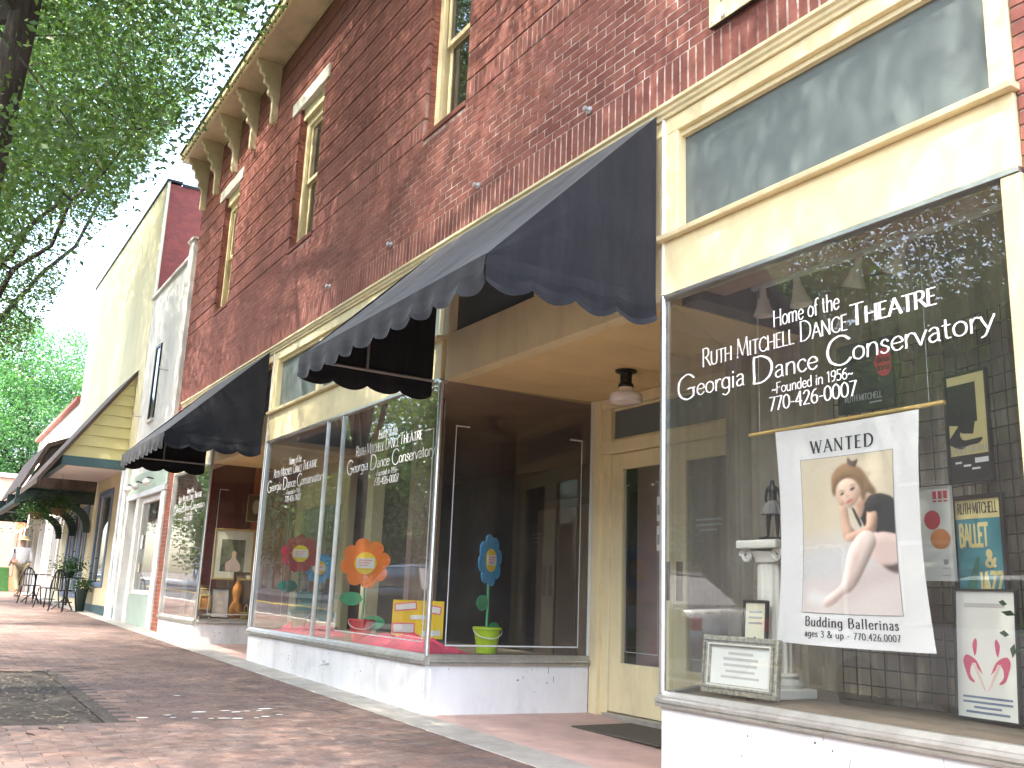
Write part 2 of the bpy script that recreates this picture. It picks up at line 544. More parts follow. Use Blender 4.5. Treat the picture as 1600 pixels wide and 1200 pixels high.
class MB:
    def __init__(s):
        s.v = []
        s.f = []
        s.t = []
        s.sm = False

    def quad(s, pts, tint=0.5):
        i = len(s.v)
        s.v += [tuple(p) for p in pts]
        s.f.append(tuple(range(i, i + len(pts))))
        s.t.append(tint)
        return s

    def box(s, x0, x1, y0, y1, z0, z1, tint=0.5):
        i = len(s.v)
        s.v += [(x0, y0, z0), (x1, y0, z0), (x1, y1, z0), (x0, y1, z0), (x0, y0, z1), (x1, y0, z1), (x1, y1, z1), (x0, y1, z1)]
        for f in ((0, 3, 2, 1), (4, 5, 6, 7), (0, 1, 5, 4), (1, 2, 6, 5), (2, 3, 7, 6), (3, 0, 4, 7)):
            s.f.append(tuple(i + k for k in f))
            s.t.append(tint)
        return s

    def hexa(s, bottom, top, tint=0.5):
        i = len(s.v)
        s.v += [tuple(p) for p in bottom] + [tuple(p) for p in top]
        for f in ((0, 3, 2, 1), (4, 5, 6, 7), (0, 1, 5, 4), (1, 2, 6, 5), (2, 3, 7, 6), (3, 0, 4, 7)):
            s.f.append(tuple(i + k for k in f))
            s.t.append(tint)
        return s

    def prism(s, poly, axis, a, b, tint=0.5):
        """poly of 2D points; axis 'x': (y,z), 'y': (x,z), 'z': (x,y)"""
        i = len(s.v)
        n = len(poly)

        def P(p, d):
            return {'x': (d, p[0], p[1]), 'y': (p[0], d, p[1]), 'z': (p[0], p[1], d)}[axis]
        s.v += [P(p, a) for p in poly] + [P(p, b) for p in poly]
        s.f.append(tuple(range(i, i + n)))
        s.f.append(tuple(range(i + 2 * n - 1, i + n - 1, -1)))
        s.t += [tint, tint]
        for k in range(n):
            k2 = (k + 1) % n
            s.f.append((i + k, i + k + n, i + k2 + n, i + k2))
            s.t.append(tint)
        return s

    def tube(s, pts, rad, n=8, cap=True, tint=0.5):
        pts = [Vector(p) for p in pts]
        if isinstance(rad, (int, float)):
            rad = [rad] * len(pts)
        i0 = len(s.v)
        prev = None
        for k, p in enumerate(pts):
            d = (pts[min(k + 1, len(pts) - 1)] - pts[max(k - 1, 0)])
            if d.length < 1e-9:
                d = Vector((0, 0, 1))
            d.normalize()
            if prev is None:
                a = d.orthogonal().normalized()
            else:
                a = (prev - d * prev.dot(d))
                a = a.normalized() if a.length > 1e-6 else d.orthogonal().normalized()
            prev = a
            b = d.cross(a)
            for j in range(n):
                t = 2 * PI * j / n
                s.v.append(tuple(p + (a * math.cos(t) + b * math.sin(t)) * rad[k]))
        for k in range(len(pts) - 1):
            for j in range(n):
                j2 = (j + 1) % n
                s.f.append((i0 + k * n + j, i0 + k * n + j2, i0 + (k + 1) * n + j2, i0 + (k + 1) * n + j))
                s.t.append(tint)
        if cap:
            s.f.append(tuple(i0 + j for j in range(n - 1, -1, -1)))
            e = i0 + (len(pts) - 1) * n
            s.f.append(tuple(e + j for j in range(n)))
            s.t += [tint, tint]
        return s

    def lathe(s, prof, c=(0, 0, 0), n=24, sx=1.0, sy=1.0, flute=0.0, nf=0):
        i0 = len(s.v)
        for r, z in prof:
            for j in range(n):
                t = 2 * PI * j / n
                rr = r * (1 - (flute * (0.5 + 0.5 * math.cos(nf * t)) if nf else 0))
                s.v.append((c[0] + rr * math.cos(t) * sx, c[1] + rr * math.sin(t) * sy, c[2] + z))
        for k in range(len(prof) - 1):
            for j in range(n):
                j2 = (j + 1) % n
                s.f.append((i0 + k * n + j, i0 + k * n + j2, i0 + (k + 1) * n + j2, i0 + (k + 1) * n + j))
                s.t.append(0.5)
        if prof[0][0] > 1e-4:
            s.f.append(tuple(i0 + j for j in range(n - 1, -1, -1)))
            s.t.append(0.5)
        if prof[-1][0] > 1e-4:
            e = i0 + (len(prof) - 1) * n
            s.f.append(tuple(e + j for j in range(n)))
            s.t.append(0.5)
        return s

    def xf(s, m):
        s.v = [tuple(m @ Vector(p)) for p in s.v]
        return s

    def mesh(s, name, m, org=(0, 0, 0), smooth=False):
        me = bpy.data.meshes.new(name)
        ox, oy, oz = org
        me.from_pydata([(x - ox, y - oy, z - oz) for x, y, z in s.v], [], s.f)
        me.materials.append(MATS[m])
        if len(set(s.t)) > 1:
            at = me.attributes.new('tint', 'FLOAT', 'FACE')
            at.data.foreach_set('value', s.t)
        bm = bmesh.new()
        bm.from_mesh(me)
        bmesh.ops.recalc_face_normals(bm, faces=bm.faces)
        bm.to_mesh(me)
        bm.free()
        if smooth:
            me.shade_smooth()
        me.update()
        return me

    def build(s, name, m, parent=None, smooth=False, bevel=0.0, label=None, kind=None, world=True):
        org = ORG.get(parent.name, (0, 0, 0)) if (parent is not None and world) else (0, 0, 0)
        me = s.mesh(name, m, org, smooth)
        o = bpy.data.objects.new(name, me)
        COL.objects.link(o)
        if parent is not None:
            o.parent = parent
            ORG[o.name] = ORG.get(parent.name, (0, 0, 0))
        if bevel:
            md = o.modifiers.new('bevel', 'BEVEL')
            md.width = bevel
            md.segments = 2
            md.limit_method = 'ANGLE'
            md.angle_limit = R(40)
        if smooth:
            md = o.modifiers.new('es', 'EDGE_SPLIT')
            md.split_angle = R(50)
        if label:
            o['label'] = label
        if kind:
            o['kind'] = kind
        return o


def thing(name, label, cat, loc=(0, 0, 0), group=None, rotz=0.0):
    e = bpy.data.objects.new(name, None)
    e.empty_display_size = 0.2
    COL.objects.link(e)
    e.location = loc
    e.rotation_euler = (0, 0, rotz)
    ORG[e.name] = tuple(loc)
    tag(e, label, cat, group)
    return e


def tag(o, label, cat, group=None):
    o['label'] = label
    o['category'] = cat
    if group:
        o['group'] = group
    return o


def part(name, parent):
    """an empty that holds sub-parts"""
    e = bpy.data.objects.new(name, None)
    e.empty_display_size = 0.1
    COL.objects.link(e)
    e.parent = parent
    ORG[e.name] = ORG[parent.name]
    return e


def struct(o):
    o['kind'] = 'structure'
    return o


def bx(name, m, parent, x0, x1, y0, y1, z0, z1, bevel=0.0, label=None, world=True):
    return MB().box(x0, x1, y0, y1, z0, z1).build(name, m, parent, bevel=bevel, label=label, world=world)


# ------------------------------------------------------------------ stroke lettering
def _S(*p):
    return (1, p)


def _L(*p):
    return (0, p)


GLY = {
    'A': (.78, [_L((.04, 0), (.38, 1)), _L((.38, 1), (.74, 0)), _L((.17, .36), (.6, .36))]),
    'B': (.64, [_L((.1, 0), (.1, 1)), _S((.1, 1), (.35, 1), (.5, .88), (.48, .64), (.3, .54), (.1, .54)), _S((.1, .54), (.4, .53), (.56, .36), (.52, .12), (.32, 0), (.1, 0))]),
    'C': (.78, [_S((.72, .82), (.6, .95), (.42, 1), (.17, .85), (.07, .5), (.16, .16), (.42, 0), (.62, .05), (.74, .18))]),
    'D': (.80, [_L((.1, 0), (.1, 1)), _S((.1, 1), (.4, .98), (.65, .78), (.72, .5), (.64, .2), (.4, .02), (.1, 0))]),
    'E': (.60, [_L((.1, 0), (.1, 1)), _L((.1, 1), (.52, 1)), _L((.1, .53), (.44, .53)), _L((.1, 0), (.54, 0))]),
    'F': (.56, [_L((.1, 0), (.1, 1)), _L((.1, 1), (.52, 1)), _L((.1, .53), (.44, .53))]),
    'G': (.82, [_S((.72, .82), (.6, .95), (.42, 1), (.17, .85), (.07, .5), (.16, .16), (.42, 0), (.6, .03), (.7, .12)), _L((.7, .1), (.7, .42)), _L((.46, .42), (.76, .42))]),
    'H': (.80, [_L((.1, 0), (.1, 1)), _L((.68, 0), (.68, 1)), _L((.1, .52), (.68, .52))]),
    'I': (.28, [_L((.13, 0), (.13, 1))]),
    'J': (.42, [_S((.28, 1), (.28, .4), (.27, .1), (.16, -.02), (.02, .06))]),
    'K': (.68, [_L((.1, 0), (.1, 1)), _L((.1, .48), (.58, 1)), _L((.25, .62), (.64, 0))]),
    'L': (.56, [_L((.1, 0), (.1, 1)), _L((.1, 0), (.52, 0))]),
    'M': (.94, [_L((.08, 0), (.14, 1)), _L((.14, 1), (.46, .08)), _L((.46, .08), (.78, 1)), _L((.78, 1), (.86, 0))]),
    'N': (.82, [_L((.1, 0), (.1, 1)), _L((.1, 1), (.7, 0)), _L((.7, 0), (.7, 1))]),
    'O': (.86, [_S((.43, 1), (.16, .86), (.07, .5), (.16, .14), (.43, 0), (.7, .14), (.79, .5), (.7, .86), (.43, 1))]),
    'P': (.60, [_L((.1, 0), (.1, 1)), _S((.1, 1), (.36, 1), (.53, .86), (.5, .58), (.32, .46), (.1, .46))]),
    'R': (.68, [_L((.1, 0), (.1, 1)), _S((.1, 1), (.36, 1), (.52, .86), (.49, .6), (.32, .5), (.1, .5)), _L((.3, .5), (.66, 0))]),
    'S': (.54, [_S((.45, .85), (.36, .97), (.24, 1), (.1, .9), (.1, .7), (.26, .54), (.42, .4), (.46, .18), (.34, .02), (.18, .0), (.06, .14))]),
    'T': (.68, [_L((.34, 0), (.34, 1)), _L((.02, 1), (.66, 1))]),
    'U': (.80, [_S((.1, 1), (.1, .4), (.18, .08), (.4, 0), (.6, .08), (.68, .4), (.68, 1))]),
    'V': (.74, [_L((.03, 1), (.37, 0)), _L((.37, 0), (.71, 1))]),
    'W': (1.06, [_L((.03, 1), (.28, 0)), _L((.28, 0), (.52, .95)), _L((.52, .95), (.77, 0)), _L((.77, 0), (1.02, 1))]),
    'Y': (.70, [_L((.03, 1), (.35, .5)), _L((.67, 1), (.35, .5)), _L((.35, .5), (.35, 0))]),
    'Z': (.66, [_L((.08, 1), (.58, 1)), _L((.58, 1), (.06, 0)), _L((.06, 0), (.6, 0))]),
    'a': (.50, [_S((.08, .52), (.2, .62), (.34, .58), (.38, .42), (.38, .06), (.44, 0)), _S((.38, .36), (.2, .34), (.07, .2), (.12, .03), (.24, .0), (.38, .12))]),
    'b': (.54, [_L((.09, 0), (.09, 1)), _S((.09, .48), (.24, .62), (.42, .54), (.47, .3), (.4, .06), (.24, 0), (.09, .1))]),
    'c': (.46, [_S((.41, .5), (.32, .61), (.2, .6), (.08, .46), (.07, .22), (.18, .02), (.32, .01), (.43, .12))]),
    'd': (.54, [_L((.44, 0), (.44, 1)), _S((.44, .48), (.3, .62), (.12, .54), (.06, .3), (.12, .06), (.28, 0), (.44, .1))]),
    'e': (.50, [_S((.08, .33), (.43, .35), (.42, .52), (.28, .62), (.12, .52), (.06, .3), (.14, .05), (.3, .0), (.45, .12))]),
    'f': (.32, [_S((.14, 0), (.14, .7), (.18, .92), (.3, 1), (.38, .94)), _L((.02, .6), (.3, .6))]),
    'g': (.54, [_S((.44, .48), (.3, .62), (.12, .54), (.06, .32), (.12, .1), (.28, .04), (.44, .14)), _S((.44, .6), (.44, 0), (.4, -.22), (.24, -.32), (.08, -.24))]),
    'h': (.56, [_L((.09, 0), (.09, 1)), _S((.09, .42), (.22, .6), (.38, .6), (.45, .42), (.45, 0))]),
    'i': (.24, [_L((.11, 0), (.11, .6)), _L((.11, .78), (.11, .86))]),
    'l': (.24, [_L((.11, 0), (.11, 1))]),
    'm': (.84, [_L((.09, 0), (.09, .6)), _S((.09, .42), (.2, .6), (.34, .6), (.4, .42), (.4, 0)), _S((.4, .42), (.52, .6), (.66, .6), (.72, .42), (.72, 0))]),
    'n': (.56, [_L((.09, 0), (.09, .6)), _S((.09, .42), (.22, .6), (.38, .6), (.45, .42), (.45, 0))]),
    'o': (.54, [_S((.27, .62), (.11, .52), (.06, .31), (.11, .1), (.27, 0), (.43, .1), (.48, .31), (.43, .52), (.27, .62))]),
    'p': (.54, [_L((.09, -.3), (.09, .6)), _S((.09, .48), (.24, .62), (.42, .54), (.47, .3), (.4, .06), (.24, 0), (.09, .1))]),
    'r': (.36, [_L((.09, 0), (.09, .6)), _S((.09, .4), (.18, .57), (.28, .62), (.36, .56))]),
    's': (.40, [_S((.33, .5), (.25, .61), (.14, .6), (.07, .48), (.13, .37), (.27, .28), (.34, .16), (.26, .02), (.13, .0), (.04, .1))]),
    't': (.34, [_S((.14, .84), (.14, .2), (.18, .04), (.3, .03)), _L((.02, .6), (.3, .6))]),
    'u': (.56, [_S((.09, .6), (.09, .2), (.16, .02), (.3, .01), (.45, .16)), _L((.45, 0), (.45, .6))]),
    'v': (.48, [_L((.03, .6), (.24, 0)), _L((.24, 0), (.45, .6))]),
    'y': (.50, [_L((.03, .6), (.26, .04)), _S((.47, .6), (.26, .04), (.16, -.2), (.03, -.28))]),
    '0': (.56, [_S((.28, .96), (.11, .8), (.06, .48), (.11, .14), (.28, 0), (.45, .14), (.5, .48), (.45, .8), (.28, .96))]),
    '1': (.40, [_L((.22, 0), (.22, .96)), _L((.22, .96), (.06, .82))]),
    '2': (.54, [_S((.07, .76), (.16, .92), (.3, .95), (.43, .82), (.4, .58), (.06, .02)), _L((.06, .02), (.48, .02))]),
    '3': (.50, [_S((.08, .84), (.22, .96), (.38, .86), (.36, .64), (.2, .53)), _S((.2, .53), (.4, .46), (.44, .22), (.28, .0), (.06, .08))]),
    '4': (.56, [_L((.38, 0), (.38, .96)), _L((.38, .96), (.04, .3)), _L((.04, .3), (.52, .3))]),
    '5': (.52, [_L((.44, .95), (.14, .95)), _L((.14, .95), (.12, .56)), _S((.12, .56), (.3, .58), (.44, .4), (.4, .12), (.22, 0), (.05, .08))]),
    '6': (.54, [_S((.44, .94), (.24, .84), (.1, .56), (.07, .24), (.18, .02), (.36, .02), (.47, .2), (.42, .46), (.26, .54), (.1, .42))]),
    '7': (.52, [_L((.05, .94), (.47, .94)), _L((.47, .94), (.18, 0))]),
    '9': (.54, [_S((.46, .56), (.32, .44), (.14, .48), (.07, .7), (.16, .92), (.34, .95), (.46, .78), (.44, .4), (.3, .1), (.12, .0))]),
    '-': (.36, [_L((.05, .36), (.31, .36))]),
    '.': (.22, [_L((.1, 0), (.1, .07))]),
    '~': (.50, [_S((.05, .3), (.15, .42), (.27, .36), (.38, .3), (.47, .42))]),
    '!': (.28, [_L((.13, .3), (.13, 1)), _L((.13, 0), (.13, .08))]),
    '&': (.78, [_S((.7, .5), (.6, .2), (.36, 0), (.12, .08), (.1, .3), (.3, .5), (.42, .7), (.4, .9), (.28, 1), (.18, .88), (.22, .68), (.72, 0))]),
    ' ': (.32, []),
}


def smooth_pts(p, k=6):
    out = []
    n = len(p)
    for i in range(n - 1):
        p0 = p[max(i - 1, 0)]
        p1, p2 = p[i], p[i + 1]
        p3 = p[min(i + 2, n - 1)]
        for j in range(k):
            t = j / k
            out.append(tuple(0.5 * ((2 * b) + (c - a) * t + (2 * a - 5 * b + 4 * c - d) * t * t + (3 * b - a - 3 * c + d) * t ** 3)
                             for a, b, c, d in zip(p0, p1, p2, p3)))
    out.append(p[-1])
    return out


def text_polys(txt, size, thick=0.11, thin=0.05, serif=0.0, smallcaps=False, track=0.0, caps_scale=1.0, rough=0.0):
    """list of flat quads (2D), and width. Letters drawn as pen strokes, thick on stems and thin on bars."""
    polys = []
    x = 0.0
    rr = random.Random(len(txt) * 13 + int(size * 1000))
    for ch in txt:
        s = size
        c = ch
        if smallcaps and ch.islower():
            c = ch.upper()
            s = size * 0.74
        elif ch.isupper() and caps_scale != 1.0:
            s = size * caps_scale
        adv, strokes = GLY.get(c, GLY[' '])
        y0 = 0.0
        if ch.isupper() and caps_scale > 1.2:
            y0 = -0.10 * size
        comp = size / s if smallcaps else 1.0
        for sm, pts in strokes:
            pp = smooth_pts(pts) if sm else list(pts)
            if not sm and rough:
                (ax, ay), (bx_, by_) = pts
                pp = [(ax + (bx_ - ax) * k / 5 + rr.uniform(-rough, rough), ay + (by_ - ay) * k / 5 + rr.uniform(-rough, rough)) for k in range(6)]
            elif rough:
                pp = [(a + rr.uniform(-rough, rough) * .5, b + rr.uniform(-rough, rough) * .5) for a, b in pp]
            L = []
            Rr = []
            for i, (a, b) in enumerate(pp):
                q0 = pp[max(i - 1, 0)]
                q1 = pp[min(i + 1, len(pp) - 1)]
                dx, dy = q1[0] - q0[0], q1[1] - q0[1]
                l = math.hypot(dx, dy) or 1e-6
                dx, dy = dx / l, dy / l
                w = (thin + (thick - thin) * abs(dy) ** 1.2) * 0.5 * comp
                if not sm and ch in 'AVWMN' and dy / (dx or 1e-6) > 0:
                    w = (thin * 1.2) * .5 * comp
                e = 0.0
                if i == 0 or i == len(pp) - 1:
                    e = (w * 0.4) * (-1 if i == 0 else 1)
                L.append((a - dy * w + dx * e, b + dx * w + dy * e))
                Rr.append((a + dy * w + dx * e, b - dx * w + dy * e))
            for i in range(len(pp) - 1):
                polys.append([(x + px * s, y0 + py * s) for px, py in (L[i], Rr[i], Rr[i + 1], L[i + 1])])
            if serif and not sm:
                for (a, b), (c2, d2) in ((pts[0], pts[-1]), (pts[-1], pts[0])):
                    if abs(d2 - b) > 0.3 and (abs(b) < .02 or abs(b - 1) < .02 or abs(b - .6) < .02 or abs(b + .3) < .02):
                        h = thin * 0.55 * comp
                        yb = b if b <= 0.01 else b - h
                        wd = serif
                        x0_, x1_ = a - wd, a + wd
                        if abs(b - .6) < .02 or (ch in 'bdhkl' and b > .9):
                            x1_ = a
                        polys.append([(x + px * s, y0 + py * s) for px, py in ((x0_, yb), (x1_, yb), (x1_, yb + h), (x0_, yb + h))])
        x += (adv + track) * s * (1.0)
    return polys, x


def text_mb(lines, mb=None):
    """lines: (txt, cx, baseline, width or None, size, kwargs) in a local plane (u,v) -> MB with y=0 facing -Y, fitted to width"""
    mb = mb or MB()
    k = 0
    for txt, cx, base, width, size, kw in lines:
        polys, w = text_polys(txt, size, **kw)
        sc = (width / w) if width else 1.0
        for p in polys:
            off = -0.00004 * (k % 23)
            k += 1
            mb.quad([(cx + (a - w / 2) * sc, off, base + b) for a, b in p])
    return mb


def flat(mb, pts, y, tint=0.5):
    mb.quad([(a, y, b) for a, b in pts], tint)
    return mb


def blob(pts, k=6):
    return smooth_pts(list(pts) + [pts[0]], k)[:-1]


def ellipse(cx, cz, rx, rz, n=24, rot=0.0):
    out = []
    for i in range(n):
        t = 2 * PI * i / n
        a, b = rx * math.cos(t), rz * math.sin(t)
        out.append((cx + a * math.cos(rot) - b * math.sin(rot), cz + a * math.sin(rot) + b * math.cos(rot)))
    return out
# ================================================================== THE SETTING
# ground, road, pavement follow the gentle slope of the street: z = G(x)
def sheet(name, m, x0, x1, y0, y1, dz, kind='structure', parent=None, nx=1):
    mb = MB()
    xs = [x0 + (x1 - x0) * i / nx for i in range(nx + 1)]
    for a, b in zip(xs[:-1], xs[1:]):
        mb.quad([(a, y0, G(a) + dz), (b, y0, G(b) + dz), (b, y1, G(b) + dz), (a, y1, G(a) + dz)])
    o = mb.build(name, m, parent)
    if parent is None:
        o['kind'] = kind
    return o


sheet('ground', 'soil', -300, 260, -260, 300, -0.40)
sheet('road', 'asphalt', -260, 200, -13.5, -4.62, -0.13)
KERB_Y = -4.45


def sloped_box(mb, x0, x1, y0, y1, z0, z1, tint=0.5, g=G):
    return mb.hexa([(x0, y0, g(x0) + z0), (x1, y0, g(x1) + z0), (x1, y1, g(x1) + z0), (x0, y1, g(x0) + z0)],
                   [(x0, y0, g(x0) + z1), (x1, y0, g(x1) + z1), (x1, y1, g(x1) + z1), (x0, y1, g(x0) + z1)], tint)


kb = MB()
sloped_box(kb, -120, 60, -4.63, KERB_Y, -0.35, 0.004)
struct(kb.build('kerb', 'kerb', bevel=0.015))
kb = MB()
sloped_box(kb, -120, 60, -13.9, -13.49, -0.35, 0.0)
struct(kb.build('kerb', 'kerb'))
sheet('far_pavement', 'concrete', -120, 60, -18.0, -13.88, -0.01)
for i, yy in enumerate((-9.14, -8.96)):
    sheet('road_line', 'yellow_paper', -120, 60, yy - .05, yy + .05, -0.126)

# brick pavement: bedding with a tree pit cut out
PIT = (-6.40, -2.98, -4.20, -2.32)
side = MB()
for (a, b, c, d) in ((-120, PIT[0], KERB_Y, -0.33), (PIT[1], 40, KERB_Y, -0.33), (PIT[0], PIT[1], KERB_Y, PIT[2]), (PIT[0], PIT[1], PIT[3], -0.33)):
    side.quad([(a, c, G(a) - 0.006), (b, c, G(b) - 0.006), (b, d, G(b) - 0.006), (a, d, G(a) - 0.006)])
sidewalk = struct(side.build('sidewalk', 'paver_joint'))
pavers = []
PW, PL = 0.102, 0.203
xi = int((-33) / PW)
while xi * PW < 7.0:
    x0 = xi * PW + .0028
    x1 = x0 + PW - .0056
    off = 0 if xi % 2 else PL / 2
    y = KERB_Y - off
    while y < -0.33:
        y0, y1 = max(y + .0028, KERB_Y + .002), min(y + PL - .0028, -0.334)
        y += PL
        if y1 - y0 < .02:
            continue
        if x1 > PIT[0] - .01 and x0 < PIT[1] + .01 and y1 > PIT[2] - .01 and y0 < PIT[3] + .01:
            continue
        pavers.append((x0, x1, y0, y1))
    xi += 1
# which are seen largest
scored = []
for k, (x0, x1, y0, y1) in enumerate(pavers):
    if abs((y1 - y0) - (PL - .0056)) > 1e-4:
        continue
    p = to_px(((x0 + x1) / 2, (y0 + y1) / 2, G(x0)))
    if p and -10 < p[0] < 1030 and 0 < p[1] < 1210:
        scored.append((p[2], k))
scored.sort()
single = set(k for _, k in scored[:290])
field = MB()
pm = None
for k, (x0, x1, y0, y1) in enumerate(pavers):
    dz = rng.uniform(-.0015, .0015)
    if k in single:
        if pm is None:
            hx, hy = (PW - .0056) / 2, (PL - .0056) / 2
            b0 = MB()
            c = .003
            b0.hexa([(-hx, -hy, -.03), (hx, -hy, -.03), (hx, hy, -.03), (-hx, hy, -.03)], [(-hx, -hy, -.002), (hx, -hy, -.002), (hx, hy, -.002), (-hx, hy, -.002)])
            b0.hexa([(-hx, -hy, -.002), (hx, -hy, -.002), (hx, hy, -.002), (-hx, hy, -.002)], [(-hx + c, -hy + c, .001), (hx - c, -hy + c, .001), (hx - c, hy - c, .001), (-hx + c, hy - c, .001)])
            pm = b0.mesh('paver', 'paver')
        o = bpy.data.objects.new('paver', pm)
        COL.objects.link(o)
        o.parent = sidewalk
        xm, ym = (x0 + x1) / 2, (y0 + y1) / 2
        o.location = (xm, ym, G(xm) + dz)
        o.rotation_euler = (rng.normal(0, .004), math.atan(0.0155) + rng.normal(0, .004), rng.normal(0, .004))
    else:
        t = float(rng.random())
        z = dz
        c = .003
        i = len(field.v)
        field.v += [(x0, y0, G(x0) - .01), (x1, y0, G(x1) - .01), (x1, y1, G(x1) - .01), (x0, y1, G(x0) - .01),
                    (x0 + c, y0 + c, G(x0) + z), (x1 - c, y0 + c, G(x1) + z), (x1 - c, y1 - c, G(x1) + z), (x0 + c, y1 - c, G(x0) + z)]
        for f in ((4, 5, 6, 7), (0, 1, 5, 4), (1, 2, 6, 5), (2, 3, 7, 6), (3, 0, 4, 7)):
            field.f.append(tuple(i + q for q in f))
            field.t.append(t)
field.build('paver_field', 'paver', sidewalk, kind='stuff')
# concrete strip along the shop fronts, laid in slabs
x = -32.0
k = 0
while x < 6:
    w = 1.22
    b0 = MB()
    sloped_box(b0, x + .004, x + w - .004, -0.332, -0.002, -0.05, 0.004)
    b0.build('concrete_slab', 'concrete', sidewalk, bevel=.004)
    x += w
# white paint blots on the bricks
blots = [(-3.12, -2.06), (-3.08, -1.86), (-3.21, -1.875), (-3.32, -1.62), (-2.99, -1.614), (-3.35, -1.415), (-2.95, -1.434), (-3.39, -1.09), (-3.07, -1.085),
         (-2.95, -1.30), (-3.27, -1.36), (-3.30, -1.27), (-3.0, -1.22), (-2.98, -1.53), (-3.30, -1.17), (-3.02, -1.72), (-4.3, -1.55)]
for bxx, byy in blots:
    n = 9
    r0 = rng.uniform(.018, .042)
    pts = [(bxx + r0 * .75 * rng.uniform(.6, 1.2) * math.cos(2 * PI * j / n), byy + r0 * 1.35 * rng.uniform(.6, 1.2) * math.sin(2 * PI * j / n)) for j in range(n)]
    b0 = MB()
    b0.quad([(a, b, G(a) + .0035) for a, b in pts])
    b0.build('paint_blot', 'white_paint', sidewalk)
# soil in the tree pit and the dry leaf litter on it
sg = MB()
nx_, ny_ = 34, 18
for i in range(nx_):
    for j in range(ny_):
        q = []
        for (a, b) in ((i, j), (i + 1, j), (i + 1, j + 1), (i, j + 1)):
            X = PIT[0] + (PIT[1] - PIT[0]) * a / nx_
            Y = PIT[2] + (PIT[3] - PIT[2]) * b / ny_
            z = G(X) - .008 + .02 * mnoise.noise(Vector((X * 3, Y * 3, 0)))
            if a in (0, nx_) or b in (0, ny_):
                z = G(X) - .012
            q.append((X, Y, z))
        sg.quad(q)
struct(sg.build('tree_pit', 'soil'))
lt = MB()
for k in range(1500):
    X = rng.uniform(PIT[0] + .05, PIT[1] + .3)
    Y = rng.uniform(PIT[2] + .05, PIT[3] + .05)
    if X > PIT[1] - .1 and rng.random() < .75:
        continue
    s = rng.uniform(.008, .028)
    z = G(X) + rng.uniform(.0, .02)
    a = rng.uniform(0, PI)
    d = Vector((math.cos(a), math.sin(a), rng.uniform(-.3, .3))) * s
    e = Vector((-math.sin(a), math.cos(a), rng.uniform(-.2, .2))) * s * rng.uniform(.25, .6)
    p = Vector((X, Y, z))
    lt.quad([p - d, p - e, p + d, p + e], float(rng.random()))
lo = lt.build('leaf_litter', 'litter')
tag(lo, 'dry leaves and bark scraps scattered over the tree pit', 'leaf litter')
lo['kind'] = 'stuff'
# a few twigs lying on the bricks
for k, (a, b, an, ln) in enumerate(((-2.75, -2.72, .5, .12), (-2.55, -2.82, .4, .10), (-3.05, -2.40, .2, .10))):
    t = MB()
    d = Vector((math.cos(an), math.sin(an), 0)) * ln / 2
    p = Vector((a, b, G(a) + .006))
    t.tube([p - d, p + Vector((0, .006, .003)), p + d], [.004, .004, .002], 5)
    o = t.build('twig', 'bark')
    tag(o, ['short dark twig on the bricks beside the tree pit edge', 'short dark twig on the bricks nearest the picture bottom', 'short dark twig at the near edge of the tree pit'][k], 'twig', 'twigs on the pavement')

# ================================================================== MAIN BRICK BUILDING
BLD = thing('brick_building', 'two storey red brick shop building with cream storefront trim and bracketed eave', 'building', (-5.3, 0.3, 0))
WX0, WX1, WZ0, WZ1 = -12.79, 3.35, 3.95, 8.42
WINS = [(-11.08, -10.26), (-7.44, -6.555), (-3.52, -2.69), (0.42, 1.26)]
SILL, HEAD = 5.245, 7.10
# mortar backing slab with the window openings
wall = MB()
xs = [WX0] + [v for w in WINS for v in w] + [WX1]
MY0, MY1 = 0.0022, 0.33
# the upper wall is laid in bands of four courses with a deep raked joint between them
ZS = 4.262 + 14 * 0.0677 + 3 * 0.0677
BAND, GAP = 0.2708, 0.018
bands = [(WZ0, 4.262 + 14 * 0.0677 - .004)]
zb0 = 4.262 + 14 * 0.0677 + .012
zb1 = ZS - .002
bands.append((zb0, zb1))
zz = ZS
while zz < WZ1:
    bands.append((zz + GAP, min(zz + BAND - .001, WZ1)))
    zz += BAND
for i in range(0, len(xs), 2):
    wall.box(xs[i], xs[i + 1], .036, MY1, WZ0, WZ1)
    for (za, zb) in bands:
        wall.box(xs[i], xs[i + 1], MY0, .0358, za, zb)
for (a, b) in WINS:
    wall.box(a, b, .036, MY1, WZ0, SILL - .07)
    wall.box(a, b, .036, MY1, HEAD + .2, WZ1)
    for (za, zb) in bands:
        if min(zb, SILL - .07) > za:
            wall.box(a, b, MY0, .0358, za, min(zb, SILL - .07))
        if zb > max(za, HEAD + .2):
            wall.box(a, b, MY0, .0358, max(za, HEAD + .2), zb)
# rest of the body: side walls, back, roof deck
wallo = wall.build('wall', 'mortar', BLD)
rest = MB()
rest.box(WX0, WX0 + .3, MY1 + .002, 14, -.3, WZ1)
rest.box(WX1 - .3, WX1, MY1 + .002, 14, -.3, WZ1)
rest.box(WX0 + .3, WX1 - .3, 13.7, 14, -.3, WZ1)
rest.box(WX0 + .302, WX1 - .302, MY1 + .002, 13.69, 4.6, 4.8)
rest.box(WX0 + .302, WX1 - .302, MY1 + 2.5, MY1 + 2.7, 4.81, WZ1)
rest.build('side_wall', 'far_brick', BLD)

CH = 0.0677
JT = 0.010
BL = 0.213
bricks = []   # (x0,x1,z0,z1,y0)
# storefront soldier course
x = WX0 + .01
while x < WX1 - .07:
    bricks.append((x, x + CH - JT, WZ0 + .006, 4.255, 0.0))
    x += CH * 1.06


def subtract(x0, x1, holes):
    segs = [(x0, x1)]
    for a, b in holes:
        n = []
        for s, e in segs:
            if e <= a or s >= b:
                n.append((s, e))
            else:
                if s < a:
                    n.append((s, a))
                if e > b:
                    n.append((b, e))
        segs = n
    return segs


